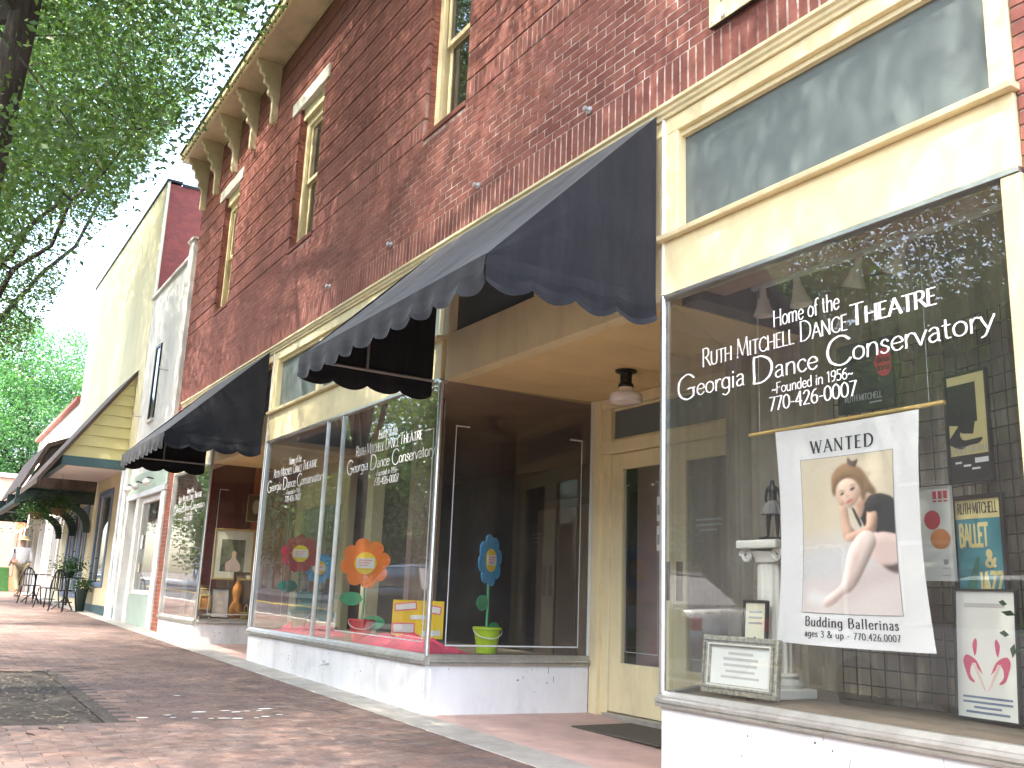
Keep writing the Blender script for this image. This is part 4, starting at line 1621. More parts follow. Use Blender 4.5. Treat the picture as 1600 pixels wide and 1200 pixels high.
# ================================================================== AWNINGS
def awning(x0, x1, label, seed):
    rs = random.Random(seed)
    aw = thing('awning', label, 'awning', ((x0 + x1) / 2, 0, 0), 'black scalloped awnings over the shop entries')
    ZT, ZB, YO = 3.875, 2.70, -1.245
    yw = -.075
    # front slope: grid with sag between the frame bars
    f = MB()
    NU, NV = 40, 16

    def fp(u, v):
        x = x0 + (x1 - x0) * u
        y = yw + (YO - yw) * v
        z = ZT + (ZB - ZT) * v
        sag = .03 * math.sin(PI * v) * (0.5 + .5 * abs(math.sin(PI * u * 2)))
        wr = .022 * mnoise.noise(Vector((x * 2.2 + v * .8 + seed, v * 1.2, 0))) + .012 * mnoise.noise(Vector((x * 5 + v * 2 + seed, v * 2, 3)))
        wr *= math.sin(PI * min(max(u, 0), 1)) ** .3 * math.sin(PI * v) ** .5
        return (x, y + (sag + wr) * .69, z - (sag + wr) * .72)
    for i in range(NU):
        for j in range(NV):
            f.quad([fp(i / NU, j / NV), fp((i + 1) / NU, j / NV), fp((i + 1) / NU, (j + 1) / NV), fp(i / NU, (j + 1) / NV)])
    fo = f.build('front_cloth', 'awning_cloth', aw, smooth=True)
    for us in (.335, .665):
        f = MB()
        for j in range(NV):
            q = []
            for (du, jj) in ((-.004, j), (.004, j), (.004, j + 1), (-.004, j + 1)):
                a = fp(us + du, jj / NV)
                q.append((a[0], a[1] - .004, a[2] + .004))
            f.quad(q)
        f.build('seam', 'awning_cloth', aw)
    # sides: triangles from wall to outer corner
    for xs_, sg in ((x0, -1), (x1, 1)):
        f = MB()

        def sp(a, b):
            # a 0..1 wall->outer, b 0..1 bottom->top
            y = yw + (YO - yw) * a
            zt = ZT + (ZB - ZT) * a
            z = ZB + (zt - ZB) * b
            bulge = .012 * math.sin(PI * a) * math.sin(PI * b) + .006 * mnoise.noise(Vector((a * 4, b * 4, seed + sg)))*math.sin(PI*b)
            return (xs_ + sg * (.002 + bulge), y, z)
        for i in range(16):
            for j in range(10):
                f.quad([sp(i / 16, j / 10), sp((i + 1) / 16, j / 10), sp((i + 1) / 16, (j + 1) / 10), sp(i / 16, (j + 1) / 10)])
        f.build('side_cloth', 'awning_cloth', aw, smooth=True)

    # scalloped valance on three sides
    def valance(p, q, nsc, name='valance'):
        d = Vector(q) - Vector(p)
        L = d.length
        d.normalize()
        n = Vector((d.y, -d.x, 0))
        f = MB()
        per = 14
        N = nsc * per
        rows = 5
        pts = []
        for i in range(N + 1):
            t = i / N
            ph = (i % per) / per
            drop = .148 + (.050 + .012 * mnoise.noise(Vector((i // per * 1.7, seed, 2)))) * math.sin(PI * ph) ** .7
            if i % per == 0:
                drop = .15
            col_ = []
            for r in range(rows + 1):
                k = r / rows
                wv = (.010 * math.sin(2 * PI * t * nsc + 1.0) + .026 * mnoise.noise(Vector((t * L * 3.0, seed, r * .4)))) * k
                v = Vector(p) + d * (L * t) + n * (.003 + wv)
                col_.append((v.x, v.y, ZB + .004 - drop * k))
            pts.append(col_)
        for i in range(N):
            for r in range(rows):
                f.quad([pts[i][r], pts[i + 1][r], pts[i + 1][r + 1], pts[i][r + 1]])
        return f.build(name, 'awning_cloth', aw, smooth=True)
    valance((x0, YO, 0), (x1, YO, 0), 10)
    valance((x1, YO, 0), (x1, yw, 0), 4)
    valance((x0, yw, 0), (x0, YO, 0), 4)
    # steel tube frame
    e = .022
    bars = [((x0 + e, yw, ZB - .02), (x0 + e, YO + e, ZB - .02)), ((x1 - e, yw, ZB - .02), (x1 - e, YO + e, ZB - .02)), ((x0 + e, YO + e, ZB - .02), (x1 - e, YO + e, ZB - .02)),
            ((x0 + e, yw, ZT - .06), (x1 - e, yw, ZT - .06))]
    for xx in (x0 + e, x1 - e):
        ym = yw + (YO - yw) * .52
        bars.append(((xx, ym, ZB - .02), (xx, ym, ZT + (ZB - ZT) * .52 - .045)))
        bars.append(((xx, yw, ZT - .05), (xx, YO + e, ZB - .02)))
    for a, b in bars:
        t = MB()
        t.tube([a, b], .013, 8)
        t.build('frame_bar', 'frame_steel', aw, smooth=True)
    return aw


awning(-2.875, -.002, 'large black scalloped awning over the near shop entry with the globe lamp', 3)
awning(-10.22, -7.54, 'black scalloped awning farther along, over the shop entry beside the white building', 9)

# ================================================================== LAMP, MAT
lp = thing('ceiling_lamp', 'white glass schoolhouse lamp with black fitter on the cream entry ceiling', 'lamp', (-1.53, .93, 2.69))
f = MB()
f.lathe([(.085, 0), (.085, -.012), (.05, -.02), (.045, -.03)], (-1.53, .93, 2.688))
f.build('canopy', 'lamp_black', lp, smooth=True)
f = MB()
f.lathe([(.046, -.028), (.046, -.10), (.056, -.105), (.062, -.125), (.058, -.135)], (-1.53, .93, 2.688))
f.build('fitter', 'lamp_black', lp, smooth=True)
f = MB()
f.lathe([(.056, -.135), (.060, -.165), (.066, -.175), (.118, -.185), (.128, -.20), (.130, -.235), (.118, -.255), (.06, -.262), (0, -.264)], (-1.53, .93, 2.688), 32)
f.build('glass_shade', 'lamp_glass', lp, smooth=True)

mt = MB()
g0 = G(-1.6)
mt.box(-2.02, -1.02, .83, 1.41, g0 + .002, g0 + .016)
o = mt.build('doormat', 'rubber_mat', bevel=.006)
tag(o, 'worn brown doormat on the entry floor before the cream doors', 'doormat')

# ================================================================== DISPLAY WINDOW THINGS
FL = .4535   # display platform top


def facing(x, y):
    """rotation about z that turns local -Y toward the street corner where people walk up"""
    d = Vector((4.0 - x, -3.6 - y))
    return math.atan2(d.x, -d.y)


def paper_flower(x, y, zc, r, petal, centre, leafm, label, rz, npet=8, base=None, lean=0.0):
    base = FL + .02 if base is None else base
    t = thing('paper_flower', label, 'paper flower', (x, y, base), 'paper flowers in the window display', rz)
    h = zc - base

    def rp(a):
        return r * (0.80 + .20 * abs(math.cos(a * npet / 2)) ** .6)
    f = MB()
    n = npet * 14
    ring = [(rp(2 * PI * i / n) * math.cos(2 * PI * i / n + .2), rp(2 * PI * i / n) * math.sin(2 * PI * i / n + .2) + h) for i in range(n)]
    f.prism(ring, 'y', -.006, .006)
    f.build('petals', petal, t, world=False)
    f = MB()
    f.prism(ellipse(0, h, r * .44, r * .44, 32), 'y', -.014, -.0065)
    f.build('flower_centre', centre, t, world=False)
    f = MB()
    f.box(-r * .36, r * .36, -.020, -.0145, h - r * .2, h + r * .2)
    cd = f.build('name_card', 'paper_white', t, world=False)
    f = MB()
    for k in range(3):
        f.box(-r * .27, r * .27 - .02 * k, -.0215, -.0201, h + r * .1 - k * r * .1, h + r * .1 - k * r * .1 + .008)
    f.build('card_print', 'pink_paper', cd, world=False)
    f = MB()
    f.tube([(0, .012, 0), (.01, .012, h * .5), (0, .012, h)], .011, 8)
    f.build('stem', leafm, t, smooth=True, world=False)
    for sg, z0 in ((-1, h * .52), (1, h * .22)):
        f = MB()
        lf = [(0, z0), (sg * .05, z0 - .05), (sg * .15, z0 - .06), (sg * .23, z0 + .0), (sg * .17, z0 + .06), (sg * .05, z0 + .06)]
        f.prism(blob(lf, 4), 'y', -.004 - .004 * sg, .0 - .004 * sg)
        f.build('leaf', leafm, t, world=False)
    return t


def bucket(x, y, z, r0, r1, h, m, label, rz=0.0):
    t = thing('bucket', label, 'bucket', (x, y, z), 'pails holding the paper flowers', rz)
    f = MB()
    f.lathe([(r0, 0), (r1, h), (r1 + .008, h), (r1 + .010, h - .018), (r1 + .003, h - .02)], n=28)
    f.lathe([(r0 - .004, .004), (r1 - .005, h)], n=28)
    f.build('body', m, t, smooth=True, world=False)
    f = MB()
    f.tube([((r1 + .008) * math.cos(a), -.05 * math.sin(a) - .008 - r1 * .7 * math.sin(a), h - .02 - .07 * math.sin(a)) for a in np.linspace(0, PI, 14)], .004, 6)
    f.build('handle', 'white_paint', t, smooth=True, world=False)
    return t


rz = facing(-4.7, .22)
bucket(-4.7, .22, FL, .085, .12, .21, 'red_plastic', 'red plastic pail under the orange paper flower', rz)
paper_flower(-4.7, .22, 1.20, .245, 'orange_paper', 'yellow_paper', 'green_paper', 'big orange paper flower with yellow centre in the red pail', rz)
rz = facing(-6.4, .3)
bucket(-6.45, .22, FL + .06, .075, .11, .18, 'olive_plastic', 'olive green pail under the crimson paper flower', rz)
paper_flower(-6.42, .16, 1.32, .215, 'crimson_paper', 'yellow_paper', 'green_dull', 'crimson paper flower with yellow centre in the olive pail', rz, 9, base=FL + .1)
paper_flower(-6.75, .52, 1.18, .18, 'blue_paper', 'yellow_paper', 'green_dull', 'blue paper flower half hidden behind the crimson one', facing(-6.6, .48), 8)
bucket(-3.1, .70, FL, .085, .118, .215, 'lime_plastic', 'lime green pail under the blue paper flower near the glass corner', facing(-3.1, .7) + .2)
paper_flower(-3.1, .70, 1.235, .225, 'blue_paper', 'yellow_paper', 'green_paper', 'tall blue paper flower with yellow centre in the lime pail', facing(-3.1, .7) + 1.12, 8)

# yellow notice board with pasted strips
yb = thing('notice_board', 'yellow card board with pink and white pasted strips in the shop window', 'notice board', (-4.2, .58, FL + .02), None, facing(-4.2, .58) - .1)
f = MB()
f.box(-.245, .245, -.004, .004, .04, .39)
bo = f.build('board', 'yellow_paper', yb, world=False)
for (cx, cz, w, h_, rot, bord) in ((-.12, .33, .19, .05, .12, 1), (.15, .31, .12, .055, -.14, 1), (.03, .235, .20, .04, .03, 0), (-.13, .13, .19, .075, .02, 1), (.13, .09, .18, .05, .06, 0)):
    mrot = Matrix.Translation((cx, -.006, cz)) @ Matrix.Rotation(-rot, 4, 'Y')
    if bord:
        MB().box(-w / 2 - .012, w / 2 + .012, -.001, .001, -h_ / 2 - .012, h_ / 2 + .012).xf(mrot).build('pink_strip', 'pink_paper', yb, world=False)
    mrot = Matrix.Translation((cx, -.0085, cz)) @ Matrix.Rotation(-rot, 4, 'Y')
    MB().box(-w / 2, w / 2, -.001, .001, -h_ / 2, h_ / 2).xf(mrot).build('white_strip', 'paper_white', yb, world=False)
f = MB()
f.box(-.06, .06, -.03, .06, 0, .04)
f.build('stand', 'wood_dark', yb, world=False)


# crumpled tissue along the window floor
def tissue(x0, x1, y0, y1, h, label, seed):
    f = MB()
    nx, ny = int((x1 - x0) * 44), int((y1 - y0) * 44)

    def P(i, j):
        u, v = i / nx, j / ny
        X, Y = x0 + (x1 - x0) * u, y0 + (y1 - y0) * v
        e = min(1, 6 * min(u, 1 - u)) * min(1, 5 * min(v, 1 - v))
        q = max(0, .45 + 1.1 * mnoise.noise(Vector((X * 4.2 + seed, Y * 4.2, 0)))) ** .6
        q2 = 1 - abs(mnoise.noise(Vector((X * 11 + seed, Y * 11, 5)))) * 1.6
        return (X + .02 * mnoise.noise(Vector((X * 20, Y * 20, seed))), Y, FL + .002 + h * e * (q * .75 + q2 * .35 * q))
    for i in range(nx):
        for j in range(ny):
            f.quad([P(i, j), P(i + 1, j), P(i + 1, j + 1), P(i, j + 1)])
    o = f.build('tissue_paper', 'tissue_pink')
    tag(o, label, 'tissue paper', 'pink tissue on the window floor')


tissue(-7.1, -5.5, .05, .5, .10, 'crumpled pink tissue paper below the crimson paper flower', 1)
tissue(-4.52, -2.98, .05, .50, .125, 'crumpled pink tissue paper between the red pail and the glass corner', 7)

# ---- right window: hanging banner with printed portrait
bn = thing('hanging_banner', 'white cloth banner with a printed photo of a seated girl hanging behind the right window', 'banner', (1.0, .3, .77))
BX0, BX1, BZ0, BZ1, BY = .575, 1.455, .768, 1.868, .30
rod = MB()
rod.tube([(.372, BY, 1.865), (1.58, BY, 1.872)], .011, 10)
rod.build('rod', 'gold_wood', bn, smooth=True)


def bpt(u, v, dy=0.0):
    """banner sheet: u 0..1 across, v 0..1 down"""
    x = BX0 + (BX1 - BX0) * u + .012 * math.sin(v * 3.0) * (u - .5) * 2 * (-1)
    x += (u - .5) * .05 * v ** 2 - .018 * math.sin(PI * v) * (1 if u > .5 else -1) * abs(u - .5) * 2
    y = BY - .014 + .010 * math.sin(u * 9 + v * 2) * v + .012 * v * (u - .5)
    z = BZ1 - .012 - (BZ1 - BZ0) * v - .006 * math.sin(PI * u)
    return (x, y + dy, z)


f = MB()
NU, NV = 24, 30
for i in range(NU):
    for j in range(NV):
        f.quad([bpt(i / NU, j / NV), bpt((i + 1) / NU, j / NV), bpt((i + 1) / NU, (j + 1) / NV), bpt(i / NU, (j + 1) / NV)])
f.build('cloth', 'banner_cloth', bn, smooth=True)
for xx in (.45, 1.5):
    w_ = MB()
    w_.tube([(xx, BY, 1.87), (xx, BY, 2.975)], .0012, 5)
    w_.build('hanging_wire', 'vinyl_line', bn)


def bprint(poly, m, layer, name='print'):
    """flat print on the banner: poly in (u,v)"""
    f = MB()
    f.quad([bpt(u, v, -.002 - .0003 * layer) for u, v in poly])
    return f.build(name, m, bn)


def bgrid(u0, u1, v0, v1, m, layer, name):
    f = MB()
    n1, n2 = 10, 14
    for i in range(n1):
        for j in range(n2):
            a, b = u0 + (u1 - u0) * i / n1, u0 + (u1 - u0) * (i + 1) / n1
            c, d = v0 + (v1 - v0) * j / n2, v0 + (v1 - v0) * (j + 1) / n2
            f.quad([bpt(a, c, -.002 - .0003 * layer), bpt(b, c, -.002 - .0003 * layer), bpt(b, d, -.002 - .0003 * layer), bpt(a, d, -.002 - .0003 * layer)])
    return f.build(name, m, bn)


U0, U1, V0, V1 = .185, .835, .155, .855
bgrid(U0 - .006, U1 + .006, V0 - .004, V1 + .004, 'ink_grey', 0, 'photo_border')
# the printed portrait: a soft photo print, one colour per point of the sheet
PW_, PH_ = 190, 270
gx_, gy_ = np.meshgrid((np.arange(PW_) + .5) / PW_, (np.arange(PH_) + .5) / PH_)
img = np.zeros((PH_, PW_, 3))


def p_mask(poly):
    m = np.zeros((PH_, PW_), bool)
    n = len(poly)
    for k in range(n):
        (xa, ya), (xb, yb) = poly[k], poly[(k + 1) % n]
        if abs(ya - yb) < 1e-9:
            continue
        c = ((ya > gy_) != (yb > gy_)) & (gx_ < (xb - xa) * (gy_ - ya) / (yb - ya) + xa)
        m ^= c
    return m.astype(float)


def p_blur(a, k):
    for _ in range(2):
        for ax in (0, 1):
            pad = [(0, 0), (0, 0)]
            pad[ax] = (k, k)
            c = np.cumsum(np.pad(a, pad, mode='edge'), axis=ax)
            c = np.concatenate([np.zeros_like(np.take(c, [0], ax)), c], ax)
            L = a.shape[ax]
            a = (np.take(c, np.arange(2 * k + 1, 2 * k + 1 + L), ax) - np.take(c, np.arange(0, L), ax)) / (2 * k + 1)
    return a


def paint(poly, col, soft=1, shade=.35, big=9, alpha=1.0, smooth=5):
    global img
    pl = blob(poly, smooth) if smooth else poly
    m0 = p_mask(pl)
    m = p_blur(m0, soft)[..., None] * alpha
    h = p_blur(m0, big)
    dy, dx = np.gradient(h)
    sh = (dx * .75 + dy * .65) / (np.abs(dx).max() + np.abs(dy).max() + 1e-6)
    sh = 1 + shade * np.clip(sh * 2.2, -1, 1)
    img = img * (1 - m) + np.array(col) * sh[..., None] * m


# backdrop: warm wall above, pale floor below
t_ = np.clip((gy_ - .42 + .10 * (gx_ - .4)) / .22, 0, 1)[..., None]
img[:] = np.array((.70, .58, .44)) * (1 - t_) + np.array((.64, .61, .62)) * t_
img *= (1.0 - .14 * ((gx_ - .4) ** 2 + (gy_ - .4) ** 2))[..., None]
paint([(.0, .80), (.3, .78), (.62, .72), (1.02, .66), (1.02, 1.02), (.0, 1.02)], (.70, .60, .58), 12, .0, smooth=0)
paint([(.50, .80), (.70, .72), (1.0, .70), (1.0, .78), (.72, .84), (.45, .93)], (.56, .44, .42), 10, .0, alpha=.7)
paint([(.10, .86), (.36, .90), (.30, .95), (.06, .93)], (.86, .84, .85), 6, 0, alpha=.6)
SK, SKD, SKL = (.66, .40, .29), (.46, .25, .17), (.80, .55, .43)
TI, HR, BK = (.76, .58, .53), (.27, .15, .075), (.022, .021, .024)
# body and leotard
paint([(.56, .33), (.62, .38), (.70, .31), (.78, .265), (.90, .265), (1.02, .33), (1.02, .58), (.88, .54), (.79, .49), (.74, .46), (.69, .46), (.65, .41)], BK, 1, .5)
paint([(.56, .335), (.60, .35), (.66, .44), (.645, .46), (.60, .40)], BK, 1, .3)
# neck and chest
paint([(.58, .28), (.68, .24), (.77, .285), (.71, .33), (.655, .405), (.61, .36)], SK, 1, .5)
paint([(.59, .30), (.64, .31), (.70, .27), (.69, .30), (.64, .345)], SKD, 3, 0, alpha=.7)
# propping arm, far shoulder strap
paint([(.435, .29), (.50, .285), (.525, .36), (.545, .44), (.60, .50), (.55, .548), (.475, .53), (.45, .43)], SK, 1, .7)
paint([(.44, .35), (.465, .34), (.475, .44), (.50, .52), (.47, .52), (.45, .44)], SKD, 3, 0, alpha=.55)
# near arm
paint([(.72, .36), (.80, .35), (.825, .42), (.785, .50), (.63, .535), (.50, .55), (.495, .51), (.62, .48), (.705, .455)], SK, 1, .7)
paint([(.70, .49), (.79, .47), (.77, .505), (.64, .535), (.56, .545)], SKD, 3, 0, alpha=.5)
# sleeve over the near arm
paint([(.70, .32), (.76, .27), (.86, .275), (.87, .36), (.80, .37), (.72, .37)], (.03, .028, .03), 1, .6)
# far leg, then near leg with raised knee
paint([(1.02, .52), (1.02, .74), (.90, .735), (.80, .69), (.72, .63), (.70, .54), (.85, .50)], (.68, .50, .46), 1, .5)
paint([(.60, .52), (.68, .485), (.77, .50), (.80, .56), (.75, .63), (.68, .71), (.60, .80), (.52, .86), (.44, .885), (.36, .935), (.28, .962), (.235, .945), (.26, .905), (.34, .865), (.42, .82), (.47, .72), (.51, .61)], TI, 1, .6)
paint([(.48, .84), (.52, .74), (.58, .63), (.60, .65), (.56, .74), (.54, .83)], (.52, .36, .32), 4, 0, alpha=.6)
paint([(.235, .948), (.28, .93), (.36, .91), (.44, .87), (.50, .86), (.44, .895), (.36, .94), (.28, .966)], (.55, .38, .34), 2, 0, alpha=.7)
paint([(.84, .70), (.94, .70), (1.02, .69), (1.02, .745), (.93, .74)], BK, 2, 0, alpha=.9)
paint([(.64, .52), (.70, .51), (.74, .54), (.68, .57)], (.86, .70, .66), 5, 0, alpha=.7)
# hair behind, falling to the shoulder
paint([(.36, .22), (.355, .13), (.42, .075), (.50, .05), (.60, .06), (.69, .10), (.755, .17), (.83, .245), (.79, .27), (.73, .25), (.70, .30), (.66, .27), (.56, .18), (.42, .20), (.39, .25)], HR, 2, .6)
paint([(.53, .055), (.54, .012), (.585, .038), (.65, .03), (.61, .085)], (.14, .09, .07), 1, .3, smooth=3)
# face
paint([(.39, .20), (.45, .155), (.555, .145), (.645, .185), (.668, .245), (.63, .30), (.56, .335), (.49, .33), (.43, .285)], SKL, 2, .55)
paint([(.39, .20), (.42, .18), (.44, .24), (.47, .31), (.50, .333), (.45, .31), (.41, .26)], SKD, 4, 0, alpha=.55)
paint([(.55, .25), (.61, .24), (.62, .28), (.57, .29)], (.80, .42, .34), 5, 0, alpha=.5)
paint([(.425, .235), (.46, .221), (.50, .226), (.46, .23)], (.18, .11, .08), 1, 0, alpha=.9)
paint([(.54, .203), (.58, .188), (.63, .192), (.585, .196)], (.18, .11, .08), 1, 0, alpha=.9)
paint(ellipse(.468, .245, .026, .0085, 14, -.25), (.05, .035, .03), 1, 0, smooth=0)
paint(ellipse(.582, .217, .029, .010, 14, -.25), (.05, .035, .03), 1, 0, smooth=0)
paint(ellipse(.525, .262, .020, .010, 12), SKD, 2, 0, alpha=.6, smooth=0)
paint(ellipse(.545, .295, .044, .0095, 14, -.28), (.55, .13, .11), 1, 0, alpha=.9, smooth=0)
# hair over the brow and loose strands
paint([(.36, .23), (.365, .14), (.44, .085), (.54, .07), (.64, .10), (.70, .18), (.69, .26), (.665, .22), (.60, .16), (.52, .145), (.45, .165), (.40, .21), (.385, .26)], HR, 2, .6)
for k in range(34):
    a0 = .37 + .010 * k
    paint([(a0, .20 - .08 * math.sin(k * .09)), (a0 + .006, .20 - .08 * math.sin(k * .09)), (a0 + .055 + .001 * k, .075 + .0016 * k), (a0 + .048 + .001 * k, .072 + .0016 * k)],
          ((.46, .29, .16), (.16, .085, .045))[k % 2], 1, 0, alpha=.45, smooth=0)
# fingers of the propping hand
for k in range(4):
    paint([(.405 + .016 * k, .235 + .012 * k), (.418 + .016 * k, .232 + .012 * k), (.452 + .012 * k, .315), (.438 + .012 * k, .318)], SK, 1, .6, big=3, smooth=0)
img = np.clip(img * (1 + .03 * rng.normal(size=(PH_, PW_, 1))), 0, 1)
pv, pf_ = [], []
for j in range(PH_ + 1):
    for i in range(PW_ + 1):
        pv.append(bpt(U0 + (U1 - U0) * i / PW_, V0 + (V1 - V0) * j / PH_, -.0028))
for j in range(PH_):
    for i in range(PW_):
        a = j * (PW_ + 1) + i
        pf_.append((a, a + 1, a + PW_ + 2, a + PW_ + 1))
og = ORG[bn.name]
me = bpy.data.meshes.new('printed_portrait')
me.from_pydata([(a - og[0], b - og[1], c - og[2]) for a, b, c in pv], [], pf_)
ca = me.attributes.new('print', 'FLOAT_COLOR', 'FACE')
ca.data.foreach_set('color', np.concatenate([img.reshape(-1, 3), np.ones((PW_ * PH_, 1))], 1).reshape(-1).astype(np.float32))
pm_mat, nt_, b_ = newmat('photo_print')
at_ = nt_.nodes.new('ShaderNodeAttribute')
at_.attribute_name = 'print'
link(nt_, at_.outputs['Color'], b_.inputs['Base Color'])
b_.inputs['Roughness'].default_value = .75
me.materials.append(pm_mat)
o = bpy.data.objects.new('printed_portrait', me)
COL.objects.link(o)
o.parent = bn


for (txt, cu_, v, wd, size, kw) in (('WANTED', .50, .125, .46, .062, dict(thick=.19, thin=.075, serif=.14, track=.20)),
                                   ('Budding Ballerinas', .51, .915, .60, .045, dict(thick=.17, thin=.08, serif=.10, track=.14)),
                                   ('ages 3 & up - 770.426.0007', .51, .962, .60, .032, dict(thick=.17, thin=.09, serif=.08, track=.10))):
    polys, w = text_polys(txt, size, **kw)
    sc = wd * (BX1 - BX0) / w
    f = MB()
    for k, p in enumerate(polys):
        f.quad([bpt(cu_ + (a - w / 2) * sc / (BX1 - BX0), v - b / (BZ1 - BZ0), -.0032 - .00004 * (k % 20)) for a, b in p])
    f.build('lettering', 'ink', bn)

# ---- pedestal column and statuette
CX, CY = .33, .52
pd = thing('pedestal', 'white plaster column pedestal with fluted shaft and scroll capital', 'pedestal', (CX, CY, FL))
MB().box(CX - .15, CX + .15, CY - .15, CY + .15, FL, FL + .05).build('plinth', 'plaster_white', pd, bevel=.006)
f = MB()
f.lathe([(.135, .05), (.14, .07), (.125, .09), (.11, .10), (.118, .115), (.105, .13)], (CX, CY, FL), 32)
f.build('base_moulding', 'plaster_white', pd, smooth=True)
f = MB()
f.lathe([(.098, .13), (.10, .16), (.094, .68), (.09, .71)], (CX, CY, FL), 96, flute=.10, nf=16)
f.build('shaft', 'plaster_white', pd, smooth=True)
f = MB()
f.lathe([(.092, .71), (.105, .72), (.105, .735), (.115, .75), (.13, .775), (.10, .78)], (CX, CY, FL), 32)
f.build('capital', 'plaster_white', pd, smooth=True)
for sx_ in (-1, 1):
    for sy_ in (-1, 1):
        f = MB()
        pts = []
        for k in range(22):
            a = k / 21 * 3.6 * PI
            rr = .042 * (1 - k / 26)
            pts.append((CX + sx_ * (.115 + rr * math.cos(a)), CY + sy_ * .10, FL + .755 + rr * math.sin(a)))
        f.tube(pts, [.013 * (1 - k / 40) for k in range(22)], 6)
        f.build('scroll', 'plaster_white', pd, smooth=True)
MB().box(CX - .15, CX + .15, CY - .15, CY + .15, FL + .79, FL + .838).build('abacus', 'plaster_white', pd, bevel=.01)

st = thing('statuette', 'dark bronze figurine in a short grey skirt on the white column', 'statuette', (CX, CY, FL + .838))
zb = FL + .838


def skin_body(name, m, parent, verts, edges, radii, root=0, sub=2, world=True):
    org = ORG.get(parent.name, (0, 0, 0)) if world else (0, 0, 0)
    me = bpy.data.meshes.new(name)
    me.from_pydata([(a - org[0], b - org[1], c - org[2]) for a, b, c in verts], edges, [])
    o = bpy.data.objects.new(name, me)
    COL.objects.link(o)
    me.materials.append(MATS[m])
    sk = o.modifiers.new('skin', 'SKIN')
    sk.use_smooth_shade = True
    ly = me.skin_vertices[0]
    for i, r in enumerate(radii):
        ly.data[i].radius = (r, r) if isinstance(r, (int, float)) else r
        ly.data[i].use_root = (i == root)
    sd = o.modifiers.new('sub', 'SUBSURF')
    sd.levels = sub
    sd.render_levels = sub
    o.parent = parent
    ORG[o.name] = ORG.get(parent.name, (0, 0, 0))
    return o


MB().lathe([(.085, 0), (.085, .015), (.078, .02), (0, .02)], (CX, CY, zb), 24).build('base', 'bronze', st, smooth=True)
V = [(0, 0, .235), (0, 0, .27), (0, .004, .32), (0, .002, .355), (0, -.002, .375), (0, -.008, .405),
     (.022, 0, .225), (.03, -.02, .12), (.028, -.015, .03), (.035, -.05, .025),
     (-.022, 0, .225), (-.035, .015, .12), (-.04, .03, .03), (-.06, .01, .025),
     (.035, .0, .345), (.05, .02, .28), (.035, .045, .225), (-.035, .0, .345), (-.05, .02, .28), (-.035, .045, .225)]
Ed = [(0, 1), (1, 2), (2, 3), (3, 4), (4, 5), (0, 6), (6, 7), (7, 8), (8, 9), (0, 10), (10, 11), (11, 12), (12, 13), (3, 14), (14, 15), (15, 16), (3, 17), (17, 18), (18, 19)]
Rd = [.03, .025, .028, .022, .011, .022, .02, .016, .009, .008, .02, .016, .009, .008, .012, .009, .007, .012, .009, .007]
mrot = Matrix.Translation((CX, CY, zb)) @ Matrix.Rotation(.6, 4, 'Z') @ Matrix.Scale(.86, 4)
skin_body('figure', 'bronze', st, [tuple(mrot @ Vector(v)) for v in V], Ed, [r * .86 for r in Rd])
f = MB()
f.lathe([(.03, .265), (.05, .245), (.075, .205), (.085, .175), (.078, .175), (.05, .22), (.028, .26)], n=40, flute=.14, nf=13)
f.xf(mrot).build('skirt', 'bronze_skirt', st, smooth=True)


# ---- frames and posters in the right window
def framed(name, label, cat, x, y, z, w, h, fw, fm, pm, rz=0.0, tilt=0.0, depth=.02, group=None):
    """picture frame; local origin at the bottom centre, facing -Y"""
    t = thing(name, label, cat, (x, y, z), group, rz)
    t.rotation_euler = (-tilt, 0, rz)
    f = MB()
    f.box(-w / 2, -w / 2 + fw, -depth, depth * .3, 0, h).box(w / 2 - fw, w / 2, -depth, depth * .3, 0, h)
    f.box(-w / 2 + fw, w / 2 - fw, -depth, depth * .3, 0, fw).box(-w / 2 + fw, w / 2 - fw, -depth, depth * .3, h - fw, h)
    f.build('frame', fm, t, bevel=min(.006, fw * .3), world=False)
    MB().box(-w / 2 + fw * .8, w / 2 - fw * .8, -depth * .35, depth * .2, fw * .8, h - fw * .8).build('backing', pm, t, world=False)
    return t, -depth * .35


def lprint(t, pts, y, m, name='print'):
    f = MB()
    flat(f, pts, y)
    return f.build(name, m, t, world=False)


def ltext(t, lines, y, m):
    f = text_mb(lines)
    f.xf(Matrix.Translation((0, y, 0)))
    return f.build('lettering', m, t, world=False)


def rect(x0, x1, z0, z1):
    return [(x0, z0), (x1, z0), (x1, z1), (x0, z1)]


# certificate in ornate silver frame, right behind the glass
t, y = framed('framed_certificate', 'ornate silver framed certificate leaning at the foot of the right window', 'picture frame', .40, .17, FL + .015, .515, .30, .052, 'silver_ornate', 'paper_white', .05, .10, .03)
f = MB()
f.box(-.215, .215, -.034, -.0305, .04, .048).box(-.215, .215, -.034, -.0305, .252, .26).box(-.215, -.207, -.034, -.0305, .048, .252).box(.207, .215, -.034, -.0305, .048, .252)
f.build('inner_bead', 'plaster_white', t, world=False)
bd = MB()
for k in range(44):
    u = -.236 + .472 * k / 43
    for zc in (.028, .272):
        bd.lathe([(0, .0), (.0042, .0), (.0042, .004), (0, .006)], n=6)
        bd.v[-24:] = [(a + u, -c - .0305, b + zc) for a, b, c in bd.v[-24:]]
for k in range(22):
    zc = .045 + .21 * k / 21
    for u in (-.236, .236):
        bd.lathe([(0, .0), (.0042, .0), (.0042, .004), (0, .006)], n=6)
        bd.v[-24:] = [(a + u, -c - .0305, b + zc) for a, b, c in bd.v[-24:]]
bd.build('beading', 'bronze_skirt', t, world=False, kind='stuff')
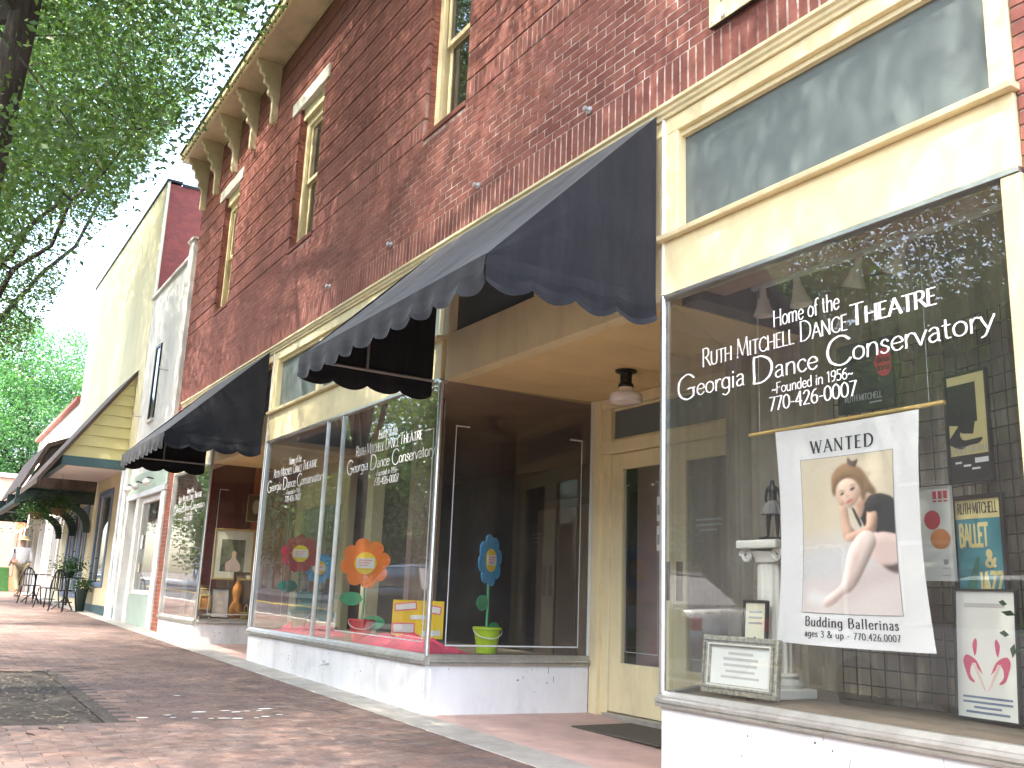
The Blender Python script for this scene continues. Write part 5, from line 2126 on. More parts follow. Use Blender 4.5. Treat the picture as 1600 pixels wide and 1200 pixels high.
for k, (w, hh) in enumerate(((.17, .014), (.24, .016), (.23, .014), (.20, .012), (.26, .012))):
    lprint(t, rect(-w / 2, w / 2, .205 - k * .03, .205 - k * .03 + hh), y - .0015, 'ink_faint', 'print_line')
f = MB()
f.box(-.05, .05, -.01, .05, -.015, .0)
f.build('stand', 'wood_dark', t, world=False)
# small dark frame behind it
t, y = framed('framed_photograph', 'small black framed print behind the ornate certificate', 'picture frame', .32, .37, FL + .24, .165, .27, .014, 'black_frame', 'paper_cream', .1, .08)
lprint(t, [(-.05, .02), (.05, .02), (.05, .04), (0, .075), (-.05, .04)], y - .0015, 'ink')
for k in range(3):
    lprint(t, rect(-.045, .045, .20 - .03 * k, .212 - .03 * k), y - .0015, 'ink_grey', 'print_line')
MB().box(-.05, .05, -.03, .06, -.24, -.002).build('stand', 'display_floor', t, world=False)

# wire grid panels with posters
def grid(name, label, x, y, w, h, rz, z=FL):
    t = thing(name, label, 'wire grid', (x, y, z), 'black wire display grids', rz)
    n1, n2 = int(w / .083), int(h / .083)
    for i in range(n1 + 1):
        xx = w * i / n1
        MB().tube([(xx, 0, 0), (xx, 0, h)], .0035, 5).build('wire', 'wire_black', t, world=False)
    for j in range(n2 + 1):
        zz = h * j / n2
        MB().tube([(0, -.006, zz), (w, -.006, zz)], .0035, 5).build('wire', 'wire_black', t, world=False)
    return t


grid('wire_grid', 'black wire grid panel standing behind the hanging banner', .50, .86, .72, 1.9, 0.0)
grid('wire_grid', 'black wire grid panel at the right end of the right window carrying tall posters', 1.235, .84, .75, 1.95, R(-18))


def on_grid2(s, off=-.03):
    a = R(-18)
    return (1.235 + s * math.cos(a) + off * -math.sin(a) * -1 * 0, .84 + s * math.sin(a) + off)


# poster with the red disc above the banner
t, y = framed('poster', 'black poster with a red disc high behind the banner', 'poster', .765, .82, 2.02, .37, .40, .006, 'poster_black', 'poster_black')
lprint(t, blob([(.06, .27), (.085, .20), (.13, .18), (.17, .21), (.175, .28), (.15, .33), (.10, .335)], 4), y - .0015, 'poster_red')
ltext(t, [('dance', .12, .26, .085, .035, dict(thick=.16, thin=.12)), ('drama', .12, .215, .085, .035, dict(thick=.16, thin=.12))], y - .003, 'poster_black')
ltext(t, [('RUTH MITCHELL', -.02, .065, .25, .034, dict(thick=.17, thin=.12))], y - .0015, 'ink_grey')
lprint(t, rect(.02, .10, .04, .048), y - .0015, 'ink_grey', 'print_line')
# white poster with coloured circles, partly behind the banner
t, y = framed('poster', 'white poster with crimson and orange circles half hidden by the banner', 'poster', 1.20, .72, 1.085, .22, .465, .004, 'paper_white', 'paper_white')
ltext(t, [('!!!', .05, .39, .09, .05, dict(thick=.2, thin=.12, serif=.12))], y - .0015, 'poster_red')
lprint(t, ellipse(.0, .30, .045, .048), y - .0015, 'poster_red')
lprint(t, ellipse(.04, .205, .055, .05), y - .002, 'poster_orange')
lprint(t, rect(.05, .075, .08, .105), y - .0015, 'ink_grey')
for k in range(2):
    lprint(t, rect(.04, .085, .06 - .035 * k, .065 - .035 * k), y - .0015, 'ink_faint', 'print_line')
# tall black and yellow poster
px_, py_ = on_grid2(.17)
t, y = framed('poster', 'tall black and yellow poster lettered DANCE DRAMA on the wire grid', 'poster', 1.40, .76, 1.56, .265, .56, .012, 'black_frame', 'poster_black', R(-10))
lprint(t, rect(-.115, .118, .14, .545), y - .001, 'poster_yellow')
lprint(t, [(-.118, .30), (-.06, .29), (-.04, .25), (.03, .24), (.045, .30), (.06, .30), (.06, .50), (-.118, .50)], y - .002, 'poster_black')
lprint(t, blob([(-.118, .20), (-.05, .17), (.0, .185), (.06, .19), (.085, .215), (.03, .215), (-.03, .215), (-.05, .25), (-.02, .27), (-.05, .29), (-.09, .255), (-.118, .225)], 4), y - .0025, 'poster_black')
ltext(t, [('DANCE DRAMA', .0, .148, .225, .034, dict(thick=.13, thin=.06, serif=.06))], y - .0028, 'ink_grey')
for k in range(3):
    lprint(t, rect(-.09 + .05 * k, -.05 + .055 * k, .10 - .018 * k, .11 - .018 * k), y - .0015, 'paper_white', 'print_line')
lprint(t, rect(.03, .11, .095, .12), y - .0015, 'paper_white', 'print_line')
# teal poster
t, y = framed('poster', 'teal and cream poster lettered BALLET & JAZZ in a black frame', 'poster', 1.425, .75, .98, .31, .52, .022, 'black_frame', 'poster_teal', R(-10))
lprint(t, rect(-.135, .135, .405, .50), y - .001, 'poster_yellow')
ltext(t, [('RUTH MITCHELL', 0, .43, .235, .05, dict(thick=.2, thin=.09, serif=.08))], y - .002, 'ink')
ltext(t, [('BALLET', -.03, .275, .17, .10, dict(thick=.26, thin=.20))], y - .002, 'poster_yellow')
ltext(t, [('&', .06, .175, None, .075, dict(thick=.24, thin=.18))], y - .002, 'poster_yellow')
ltext(t, [('JAZZ', .055, .045, .14, .10, dict(thick=.26, thin=.20))], y - .002, 'poster_yellow')
lprint(t, blob([(-.09, .04), (-.08, .10), (-.05, .16), (-.02, .22), (-.005, .21), (-.02, .14), (-.03, .07), (-.05, .04)], 4), y - .0015, 'green_dull')
# pale poster with two pink dancers
t, y = framed('poster', 'pale poster with two mirrored pink dancers standing at the window floor', 'poster', 1.49, .62, FL + .01, .325, .585, .010, 'black_frame', 'paper_white', R(-4), .06)
for sg in (-1, 1):
    lprint(t, blob([(sg * .02, .20), (sg * .05, .26), (sg * .10, .285), (sg * .12, .26), (sg * .11, .22), (sg * .09, .175), (sg * .06, .165), (sg * .085, .20), (sg * .07, .245)], 4), y - .0015, 'poster_pink')
    lprint(t, [(sg * .075, .25), (sg * .055, .25), (sg * .004, .13), (sg * .012, .13)], y - .0022, 'photo_tights')
    lprint(t, blob([(sg * .06, .28), (sg * .07, .33), (sg * .055, .36), (sg * .045, .345), (sg * .05, .30)], 4), y - .0022, 'poster_pink')
for k, w in enumerate((.25, .25, .14, .22)):
    lprint(t, rect(-w / 2, w / 2, .095 - k * .022, .105 - k * .022), y - .0015, 'blue_trim', 'print_line')
lprint(t, rect(-.11, .10, .50, .52), y - .0015, 'ink_faint', 'print_line')
# spot lamps on a ceiling track
tr = thing('track_lights', 'row of white bell shaped track lamps under the right window ceiling', 'track lights', (.7, .6, 2.97))
MB().box(.1, 1.9, .585, .615, 2.84, 2.865).build('track', 'paper_white', tr)
for xx in (.3, 1.0, 1.7):
    MB().tube([(xx, .6, 2.865), (xx, .6, 2.979)], .006, 6).build('hanger', 'paper_white', tr)
for k, xx in enumerate((.21, .475, .925, 1.205)):
    f = MB()
    f.lathe([(.018, .0), (.022, -.015), (.024, -.06), (.036, -.075), (.042, -.115), (.064, -.165), (.066, -.178), (.058, -.176), (.036, -.115), (.0, -.10)], n=24)
    f.xf(Matrix.Translation((xx, .6, 2.842)) @ Matrix.Rotation((.05, -.1, .35, .5)[k], 4, 'Y') @ Matrix.Rotation(.1, 4, 'X'))
    f.build('lamp_head', 'lamp_glass', tr, smooth=True)


# ---- left window things (seen through its entry side pane)
def facing_x(name, label, cat, x, y, z, w, h, fw, fm, pm, tilt=.2, extra=0.0):
    return framed(name, label, cat, x, y, z, w, h, fw, fm, pm, PI / 2 + extra, tilt)


t, y = facing_x('framed_painting', 'large pale framed painting leaning in the farther shop window', 'painting', -10.95, .69, 1.02, .62, .80, .03, 'gold_wood', 'mat_board', .12, -.2)
lprint(t, rect(-.19, .17, .13, .63), y - .0015, 'painting', 'painted_scene')
lprint(t, blob([(-.10, .14), (-.11, .26), (-.03, .33), (-.02, .42), (.03, .43), (.05, .33), (.11, .24), (.10, .14)], 4), y - .0025, 'photo_shade', 'painted_figure')
lprint(t, ellipse(.012, .41, .035, .04), y - .003, 'photo_skin', 'painted_face')
MB().box(-.2, .2, -.03, .15, -.56, -.003).build('easel', 'wood_dark', t, world=False)
t, y = facing_x('framed_sketch', 'small framed sketch with a dark border on the farther window floor', 'sketch', -10.62, .47, FL, .27, .45, .012, 'black_frame', 'sketch_paper', .25, -.1)
for k in range(3):
    lprint(t, ellipse(.0, .34 - .11 * k, .05, .03, 14), y - .0015, 'photo_shade', 'sketch_drawing')
t, y = facing_x('framed_picture', 'tiny gilt framed picture at the glass corner of the farther window', 'picture frame', -10.45, .20, FL + .12, .17, .22, .025, 'gold_wood', 'gourd_orange', .2, -.2)
MB().box(-.06, .06, -.02, .08, -.12, -.002).build('stand', 'wood_dark', t, world=False)
t, y = facing_x('framed_picture', 'dark brown framed picture behind the small sketch', 'picture frame', -10.85, .86, FL + .18, .30, .52, .03, 'wood_dark', 'interior_brown', .15, -.1)
MB().box(-.1, .1, -.02, .1, -.18, -.002).build('stand', 'wood_dark', t, world=False)
t, y = facing_x('wall_picture', 'tan wall hanging high at the back of the farther window', 'wall hanging', -11.6, 1.17, 1.98, .30, .46, .02, 'wicker', 'sackcloth', 0, -.2)
lprint(t, ellipse(0, .25, .06, .12, 16), y - .0015, 'paper_cream', 'print')
MB().tube([(0, .0, .45), (0, 0, .99)], .002, 5).build('hanging_wire', 'ink', t, world=False)
gd = thing('gourd_vase', 'orange gourd shaped vase on the farther window floor', 'vase', (-10.8, .76, FL))
f = MB()
f.lathe([(.05, 0), (.085, .03), (.105, .10), (.085, .19), (.045, .26), (.055, .32), (.075, .40), (.06, .48), (.028, .53), (.03, .56), (.0, .56)], (-10.8, .76, FL), 24)
f.build('body', 'gourd_orange', gd, smooth=True)
f = MB()
f.tube([(-10.8, .76, FL + .55), (-10.79, .75, FL + .62)], [.012, .006], 6)
f.build('stalk', 'wicker', gd)
bk = thing('basket', 'small tan wicker basket on the farther window floor', 'basket', (-10.45, .82, FL))
f = MB()
f.lathe([(.07, 0), (.11, .09), (.118, .10), (.105, .095), (.066, .01), (0, .01)], (-10.45, .82, FL), 28, flute=.05, nf=14)
f.build('body', 'wicker', bk, smooth=True)
f = MB()
f.tube([(-10.45 + .1 * math.cos(a), .82, FL + .09 + .12 * math.sin(a)) for a in np.linspace(0, PI, 12)], .008, 6)
f.build('handle', 'wicker', bk, smooth=True)
sk_ = thing('sack', 'brown cloth sack slumped behind the front pane of the farther window', 'sack', (-11.5, .45, FL))
f = MB()
f.lathe([(.20, 0), (.24, .08), (.21, .24), (.13, .36), (.06, .42), (.09, .48), (.0, .46)], (-11.5, .45, FL), 30, flute=.10, nf=9, sx=1.25)
f.build('body', 'sackcloth', sk_, smooth=True)
f = MB()
f.tube([(-11.5 + .075 * 1.25 * math.cos(a), .45 + .075 * math.sin(a), FL + .42) for a in np.linspace(0, 2 * PI, 16)], .012, 6)
f.build('tie', 'wicker', sk_, smooth=True)

# cream plaque on the brick wall above the crown moulding
pq = thing('wall_plaque', 'cream painted signboard with black edge fixed on the brick wall', 'sign', (1.3, -.03, 4.27))
MB().box(.43, 2.2, -.034, -.012, 4.266, 4.95).build('edge', 'black_frame', pq)
bo = MB().box(.434, 2.196, -.042, -.035, 4.272, 4.946).build('board', 'cream_paint', pq)
f = text_mb([('~Founded in 1956~', 1.3, 4.345, 1.55, .16, dict(thick=.07, thin=.045, rough=.01))])
f.xf(Matrix.Translation((0, -.0435, 0))).build('lettering', 'ink', pq)
for (xx, zz) in ((.46, 4.30), (2.17, 4.30)):
    MB().lathe([(.012, 0), (.01, .004), (0, .006)], n=10).xf(Matrix.Translation((xx, -.042, zz)) @ Matrix.Rotation(PI / 2, 4, 'X')).build('screw', 'galvanised', pq)
# ================================================================== NEIGHBOUR: WHITE STUCCO BUILDING
WB = thing('white_building', 'narrow two storey white stucco shop building beside the brick one', 'building', (-14.6, .2, 0))
f = MB()
f.box(-16.40, -12.81, 0.0, 9, 3.0, 6.80)
f.box(-16.40, -12.97, .5, 9, -.2, 3.0)
f.build('wall', 'white_stucco', WB)
f = MB()
f.box(-16.42, -13.16, -.05, .35, 6.803, 6.87)
f.build('coping', 'white_stucco', WB, bevel=.01)
f = MB()
f.box(-13.14, -12.815, -.07, .4, 3.0, 7.05)
f.build('pilaster', 'white_stucco', WB, bevel=.01)
f = MB()
f.box(-13.17, -12.80, -.10, .43, 7.053, 7.11)
f.build('pilaster_cap', 'stone_lintel', WB, bevel=.01)
w = part('upper_window', WB)
f = MB()
f.box(-15.36, -15.31, -.03, .02, 4.05, 5.55).box(-14.93, -14.88, -.03, .02, 4.05, 5.55).box(-15.31, -14.93, -.03, .02, 5.5, 5.55)
f.build('frame', 'dark_metal', w)
bx('pane', 'window_dark', w, -15.31, -14.93, -.012, -.004, 4.1, 5.5)
bx('sill', 'white_stucco', w, -15.38, -14.86, -.05, .0, 4.0, 4.048)
for zz, xx in ((4.85, -14.1), (4.25, -16.2)):
    f = MB()
    f.tube([(xx, 0, zz), (xx, -.14, zz), (xx, -.16, zz + .05)], .012, 6)
    f.build('wall_hook', 'galvanised', WB)
# shopfront
gz = G(-14.6)
f = MB()
f.box(-16.40, -12.97, -.02, .5, 2.62, 2.998)
f.build('fascia', 'grey_green_panel', WB, bevel=.006)
f = MB()
f.box(-16.40, -12.975, -.05, .02, 2.52, 2.615)
f.build('fascia_trim', 'pale_blue_paint', WB)
for a, b in ((-16.40, -16.22), (-15.42, -15.12), (-13.30, -12.98)):
    bx('pilaster_post', 'white_paint', WB, a, b, -.03, .3, -.2, 2.518, bevel=.008)
d_ = part('door', WB)
f = MB()
f.box(-16.215, -16.10, .20, .26, .1, 2.5).box(-15.53, -15.425, .20, .26, .1, 2.5).box(-16.10, -15.53, .20, .26, .1, .55).box(-16.10, -15.53, .20, .26, 2.35, 2.5)
f.build('leaf', 'pale_blue_paint', d_)
bx('pane', 'shop_glass', d_, -16.10, -15.53, .225, .232, .55, 2.35)
w = part('shop_window', WB)
f = MB()
f.box(-15.115, -15.0, .03, .12, .72, 2.515).box(-13.42, -13.305, .03, .12, .72, 2.515).box(-15.0, -13.42, .03, .12, 2.40, 2.515).box(-15.0, -13.42, .03, .12, .72, .80)
f.build('frame', 'white_paint', w, bevel=.006)
bx('pane', 'shop_glass', w, -15.0, -13.42, .07, .077, .80, 2.40)
bx('notice', 'paper_white', w, -14.95, -14.78, .055, .06, 1.55, 1.80)
bx('notice', 'paper_cream', w, -14.93, -14.80, .055, .06, 1.12, 1.28)
bx('stall_riser', 'grey_green_panel', WB, -15.115, -13.305, .0, .2, -.1, .715)
bx('back_wall', 'interior_brown', WB, -16.3, -13.0, .44, .49, .0, 2.6)
for k, xx in enumerate((-15.9, -15.1, -14.1)):
    gl = part('globe_light', WB)
    f = MB()
    f.tube([(xx, -.02, 2.80), (xx, -.12, 2.82), (xx, -.14, 2.79)], .012, 6)
    f.build('arm', 'dark_metal', gl)
    f = MB()
    f.lathe([(0, -.075), (.045, -.06), (.075, 0), (.045, .06), (0, .075)], (xx, -.14, 2.72), 16)
    f.build('globe', 'lamp_glass', gl, smooth=True)

# ================================================================== NEIGHBOUR: TALL CREAM BUILDING
YB = thing('cream_building', 'tall cream stucco building with a red brick side wall and shed porch', 'building', (-21, .2, 0))
f = MB()
f.box(-26.05, -16.425, 0.0, .05, 3.0, 9.55)
f.box(-26.05, -16.425, .0, .28, -.1, .0)
f.box(-18.22, -16.425, .0, .28, 0, 3.0).box(-21.3, -19.98, .0, .28, 0, 3.0).box(-19.98, -18.22, .0, .28, 0, .80).box(-19.98, -18.22, 0, .28, 2.95, 3.0)
f.box(-26.05, -24.6, .0, .28, 0, 3.0).box(-24.6, -21.3, 0, .28, 2.75, 3.0).box(-24.6, -21.3, 0, .28, 0, .5)
f.build('wall', 'cream_stucco', YB)
f = MB()
f.box(-26.05, -16.425, .283, 12, -.1, 3.0)
f.box(-26.05, -16.425, .053, 12, 3.002, 9.5)
f.build('side_wall', 'far_brick', YB)
f = MB()
f.box(-26.08, -16.40, -.03, .3, 9.553, 9.60)
f.box(-16.45, -16.40, .3, 12, 9.50, 9.56)
f.build('coping', 'dark_metal', YB)
f = MB()
f.box(-16.424, -16.405, -.012, .02, 6.9, 9.5)
f.build('corner_flashing', 'white_paint', YB)
f = MB()
f.tube([(-16.38, 2.6, 7.4), (-16.38, 2.6, 8.6), (-16.38, 3.4, 8.62)], .02, 6)
f.build('conduit', 'dark_metal', YB)
for a, b, z0, z1 in ((-19.98, -18.22, .80, 2.95), (-24.6, -23.5, .5, 2.75), (-23.4, -22.4, .5, 2.75), (-22.3, -21.3, .5, 2.75)):
    w = part('shop_window', YB)
    f = MB()
    f.box(a, a + .13, -.03, .1, z0, z1).box(b - .13, b, -.03, .1, z0, z1).box(a + .13, b - .13, -.03, .1, z1 - .13, z1).box(a + .13, b - .13, -.03, .1, z0, z0 + .10)
    f.build('frame', 'blue_trim', w, bevel=.01)
    bx('pane', 'shop_glass', w, a + .13, b - .13, .05, .058, z0 + .1, z1 - .13)
    bx('inner_frame', 'white_paint', w, a + .13, a + .2, .02, .045, z0 + .1, z1 - .13)
    bx('room_back', 'interior_dark', w, a, b, .26, .279, z0, z1)
bx('plinth', 'teal_trim', YB, -21.3, -16.43, -.03, -.002, -.05, .42)
bx('corner_post', 'pale_blue_paint', YB, -16.86, -16.5, -.06, -.003, -.05, 3.2)
f = MB()
f.tube([(-16.95, -.06, .0), (-16.95, -.06, 3.2)], .045, 8)
f.build('downpipe', 'pale_blue_paint', YB, smooth=True)

PA = thing('shed_porch', 'shed roofed porch with cream clapboard gable end and teal trim', 'porch', (-19, -.7, 3))
YO_, ZW, ZO = -1.25, 5.30, 3.43
nb = 8
for k in range(nb):
    za, zb_ = ZO + (ZW - ZO) * k / nb, ZO + (ZW - ZO) * (k + 1) / nb
    ya = YO_ * (1 - (za - ZO) / (ZW - ZO))
    yb_ = YO_ * (1 - (zb_ - ZO) / (ZW - ZO))
    f = MB()
    lip = .022
    i = len(f.v)
    f.hexa([(-17.24, ya, za), (-17.2 + lip, ya, za), (-17.2 + lip, -.005, za), (-17.24, -.005, za)],
           [(-17.24, yb_ - .0005, zb_ - .004), (-17.2, yb_ - .0005, zb_ - .004), (-17.2, -.005, zb_ - .004), (-17.24, -.005, zb_ - .004)])
    f.build('clapboard', 'cream_siding', PA)
f = MB()
sl = (ZW - ZO) / -YO_
f.prism([(-.004, ZW - .01), (-.004, ZW + .11), (-1.66, ZO + .11 - .41 * sl), (-1.66, ZO - .01 - .41 * sl)], 'x', -20.5, -17.12)
f.build('roof', 'brown_roof', PA)
bx('beam', 'teal_trim', PA, -17.3, -17.16, YO_, -.005, 3.24, ZO - .004, bevel=.01)
bx('beam', 'teal_trim', PA, -20.5, -17.302, YO_, YO_ + .12, 3.24, ZO - .004, bevel=.01)
bx('soffit', 'lilac_soffit', PA, -20.5, -17.302, YO_ + .121, -.005, 3.25, 3.29)

PB = thing('timber_porch', 'dark green timber porch with brown shingled roof and curved brackets', 'porch', (-23, -.8, 3))
f = MB()
f.prism([(-.004, 4.5), (-1.15, 4.0), (-1.62, 3.0), (-1.66, 3.0), (-1.66, 3.06), (-1.22, 4.08), (-.004, 4.6)], 'x', -25.9, -20.7)
f.build('roof', 'brown_roof', PB)
f = MB()
f.prism([(-.005, 4.48), (-1.13, 3.98), (-1.58, 3.02), (-.005, 3.02)], 'x', -20.80, -20.74)
f.build('roof_end', 'brown_roof', PB)
for xx in (-20.85, -23.2, -25.8):
    bx('beam', 'green_beam', PB, xx - .08, xx + .08, -1.72, -.005, 2.72, 3.0, bevel=.01)
    f = MB()
    pts = [(-.02, 2.10), (-.14, 2.10), (-.20, 2.32), (-.34, 2.50), (-.58, 2.63), (-.86, 2.64), (-.86, 2.719), (-.02, 2.719), (-.02, 2.60), (-.30, 2.60)][:8]
    curve = [(-.02, 2.05)] + [(-.16 - .62 * (1 - math.cos(a)), 2.05 + .60 * math.sin(a)) for a in np.linspace(0, PI / 2, 10)] + [(-.78, 2.719), (-.60, 2.719)] + [(-.02 - .5 * (1 - math.cos(a)), 2.2 + .5 * math.sin(a)) for a in np.linspace(PI / 2, 0, 8)]
    f.prism([(a - .01, b) for a, b in curve], 'x', xx - .06, xx + .06)
    f.build('curved_bracket', 'green_beam', PB)
bx('edge_beam', 'green_beam', PB, -25.9, -20.7, -1.74, -1.6, 2.62, 2.719, bevel=.01)
bx('soffit', 'green_beam', PB, -25.9, -20.72, -1.58, -.006, 3.001, 3.015)


# ---- leaves -----------------------------------------------------------------
def leaf_mesh(name, P, size, m, aspect=.55, droop=.3, rngl=None):
    """P (n,3) leaf base points -> one mesh of diamond leaves"""
    r = rngl or rng
    n = len(P)
    d = r.normal(size=(n, 3))
    d[:, 2] = d[:, 2] * .5 - droop
    d /= np.linalg.norm(d, axis=1)[:, None]
    a = r.normal(size=(n, 3))
    a[:, 2] *= .35
    s = np.cross(d, a)
    s /= np.linalg.norm(s, axis=1)[:, None] + 1e-9
    L = (size * r.uniform(.65, 1.3, n))[:, None]
    W = L * aspect * .5
    nrm = np.cross(d, s)
    v = np.empty((n, 4, 3))
    v[:, 0] = P
    v[:, 1] = P + d * L * .45 + s * W + nrm * W * .25
    v[:, 2] = P + d * L
    v[:, 3] = P + d * L * .45 - s * W + nrm * W * .25
    me = bpy.data.meshes.new(name)
    me.vertices.add(n * 4)
    me.vertices.foreach_set('co', v.reshape(-1).astype(np.float32))
    me.loops.add(n * 4)
    me.loops.foreach_set('vertex_index', np.arange(n * 4, dtype=np.int32))
    me.polygons.add(n)
    me.polygons.foreach_set('loop_start', np.arange(0, n * 4, 4, dtype=np.int32))
    me.polygons.foreach_set('loop_total', np.full(n, 4, dtype=np.int32))
    me.update(calc_edges=True)
    at = me.attributes.new('tint', 'FLOAT', 'FACE')
    at.data.foreach_set('value', r.random(n).astype(np.float32))
    me.materials.append(MATS[m])
    return me


def tree(label, base, trunk_pts, trunk_r, crown_c, crown_r, n_clusters, per, leaf_size, m, seed, keep=None, limbs=9, sig=(.42, .42, .17), void=0.0, name='street_tree'):
    r = np.random.default_rng(seed)
    t = thing(name, label, 'tree', base, 'trees along the kerb')
    C = np.array(crown_c)
    RR = np.array(crown_r)
    # cluster centres
    cen = []
    tries = 0
    while len(cen) < n_clusters and tries < n_clusters * 40:
        tries += 1
        u = r.normal(size=3)
        u /= np.linalg.norm(u)
        rad = r.random() ** .42
        wob = 1 + .22 * mnoise.noise(Vector((u[0] * 2.1 + seed, u[1] * 2.1, u[2] * 2.1)))
        p = C + u * RR * rad * wob
        if mnoise.noise(Vector((p[0] * .55 + seed, p[1] * .55, p[2] * .8))) < void:
            continue
        if keep and not keep(p):
            continue
        cen.append(p)
    cen = np.array(cen)
    # wood: trunk, limbs, twigs out to the leaf clusters
    w = MB()
    w.tube(trunk_pts, [(trunk_r * max(.12, 1.12 - .125 * max(p[2], 0) * (.9 if len(trunk_pts) > 6 else .6))) if k else trunk_r * 1.5 for k, p in enumerate(trunk_pts)], 14)
    top = Vector(trunk_pts[-1])
    nodes = []
    for k in range(limbs):
        tgt = Vector(cen[r.integers(len(cen))]) if len(cen) else top
        a0 = Vector(trunk_pts[-1 - (k % (4 if len(trunk_pts) > 6 else 2))])
        mid = a0.lerp(tgt, .5) + Vector((r.normal(0, .3), r.normal(0, .3), .5 + r.normal(0, .2)))
        prev = None
        pts = []
        for j in range(9):
            s = j / 8
            p = a0 * (1 - s) ** 2 + mid * 2 * s * (1 - s) + tgt * s * s
            p = p + Vector((r.normal(0, .05), r.normal(0, .05), r.normal(0, .05))) * (1 if j else 0)
            pts.append(p)
        rad = [trunk_r * .36 * (1 - .82 * j / 8) for j in range(9)]
        w.tube(pts, rad, 7)
        for j in range(2, 9):
            nodes.append((pts[j], rad[j]))
    NP = np.array([tuple(p) for p, _ in nodes])
    for c in cen[:: max(1, len(cen) // 240)]:
        i = int(np.argmin(((NP - c) ** 2).sum(1)))
        p0, r0 = nodes[i]
        pm_ = p0.lerp(Vector(c), .5) + Vector((r.normal(0, .12), r.normal(0, .12), r.normal(.1, .1)))
        w.tube([p0, pm_, Vector(c)], [min(r0 * .7, .03), .014, .005], 4, cap=False)
    wm = w.build('trunk', 'bark', t, smooth=True)
    # leaves
    n = len(cen)
    P = np.repeat(cen, per, axis=0)
    tilt = np.repeat(r.normal(0, .35, (n, 2)), per, axis=0)
    off = np.clip(r.normal(size=(n * per, 3)), -1.9, 1.9) * np.array(sig)
    off[:, 2] += off[:, 0] * tilt[:, 0] + off[:, 1] * tilt[:, 1]
    P = P + off
    if keep:
        msk = np.array([keep(p) for p in P])
        P = P[msk]
    og = np.array(ORG[t.name])
    me = leaf_mesh('crown', P - og, leaf_size, m, rngl=r)
    o = bpy.data.objects.new('crown', me)
    COL.objects.link(o)
    o.parent = t
    o['kind'] = 'stuff'
    return t


def above_walk(p):
    # crowns were limbed up over the walk and clear of the building fronts
    return p[2] > 1.05 + 2.37 * (p[1] + 3.6) and p[2] > 3.3


tree('street tree with dark leaning trunk by the brick pit, crown over the pavement', (-4.75, -3.70, 0),
     [(-4.75, -3.70, -.05), (-4.74, -3.68, .4), (-4.72, -3.66, 1.5), (-4.70, -3.62, 3.0), (-4.66, -3.55, 4.4), (-4.6, -3.45, 5.8), (-4.5, -3.4, 7.2), (-4.45, -3.5, 8.8), (-4.4, -3.6, 10.2)], .25,
     (-4.3, -5.0, 9.8), (6.5, 6.3, 5.9), 2900, 120, .064, 'leaf', 11, above_walk, limbs=18, sig=(.36, .36, .13), void=.02)
tree('second street tree along the kerb, crown beyond the leaning trunk', (-13.8, -3.9, .17),
     [(-13.8, -3.9, .0), (-13.8, -3.9, 1.6), (-13.75, -3.85, 3.2), (-13.7, -3.8, 4.8)], .2,
     (-14.2, -2.3, 9.8), (5.4, 4.8, 5.2), 1250, 110, .072, 'leaf', 23, lambda p: p[2] > 2.2 + 2.40 * (p[1] + 3.6) and p[2] > 4.5, limbs=12, void=.0)
tree('third street tree along the kerb, crown raised and widened to shade the cream building', (-23.6, -4.0, .32),
     [(-23.6, -4.0, .1), (-23.6, -4.0, 2), (-23.5, -4.0, 5)], .2,
     (-22.0, -5.4, 13.2), (7.0, 3.6, 4.6), 800, 100, .12, 'leaf', 29, above_walk, limbs=10, sig=(.5, .5, .22), void=-.1)  # crown set high and wide to put shade on the cream wall
tree('bright green tree rising behind the distant shops at the end of the street', (-58, 1.5, .85),
     [(-58, 1.5, .3), (-58, 1.5, 3), (-57.9, 1.5, 6.5)], .3,
     (-58, .8, 10.6), (6, 5.6, 5.6), 620, 100, .17, 'leaf_bright', 31, None, limbs=9, sig=(.6, .6, .3), void=-.2)
tree('street tree on the kerb behind the viewer, crown flattened to shade the banner, mirrored in the right window', (5.6, -4.2, -.13),
     [(5.6, -4.2, -.3), (5.6, -4.2, 1.6), (5.5, -4.25, 3.6), (5.2, -4.3, 6.0)], .16,
     (2.9, -4.8, 9.3), (4.4, 2.2, 1.0), 900, 100, .085, 'leaf', 41, None, limbs=12, sig=(.5, .5, .2), void=-.15)  # thin flat crown placed to shade the banner, leaving header and kick sunlit
tree('tree across the street, mirrored in the shop windows', (-2.5, -15.2, 0),
     [(-2.5, -15.2, -.1), (-2.5, -15.2, 2), (-2.4, -15.1, 4)], .22,
     (-2.5, -15.0, 6.8), (5.6, 3.6, 4.6), 620, 110, .15, 'leaf', 43, None, limbs=9, sig=(.55, .55, .25), void=-.1)
tree('tree across the street farther left, mirrored in the shop windows', (-13.5, -15.4, .1),
     [(-13.5, -15.4, 0), (-13.5, -15.4, 2), (-13.4, -15.3, 4)], .22,
     (-14.5, -15.2, 6.6), (6.0, 3.4, 4.6), 620, 110, .15, 'leaf', 47, None, limbs=9, sig=(.55, .55, .25), void=-.1)
for k, (xx, hh) in enumerate(((-26, 6.8), (-38, 6.2), (-50, 6.8), (-64, 6.5))):
    tree(['third', 'fourth', 'fifth', 'sixth'][k] + ' tree of the row across the street, mirrored in the farther windows', (xx, -15.3, .3),
         [(xx, -15.3, .1), (xx, -15.3, 2.5), (xx + .1, -15.2, 4.5)], .22, (xx, -15.2, hh), (5.6, 3.4, 4.6), 260, 90, .24, 'leaf', 53 + k, None, limbs=8, sig=(.6, .6, .3), void=-.1)

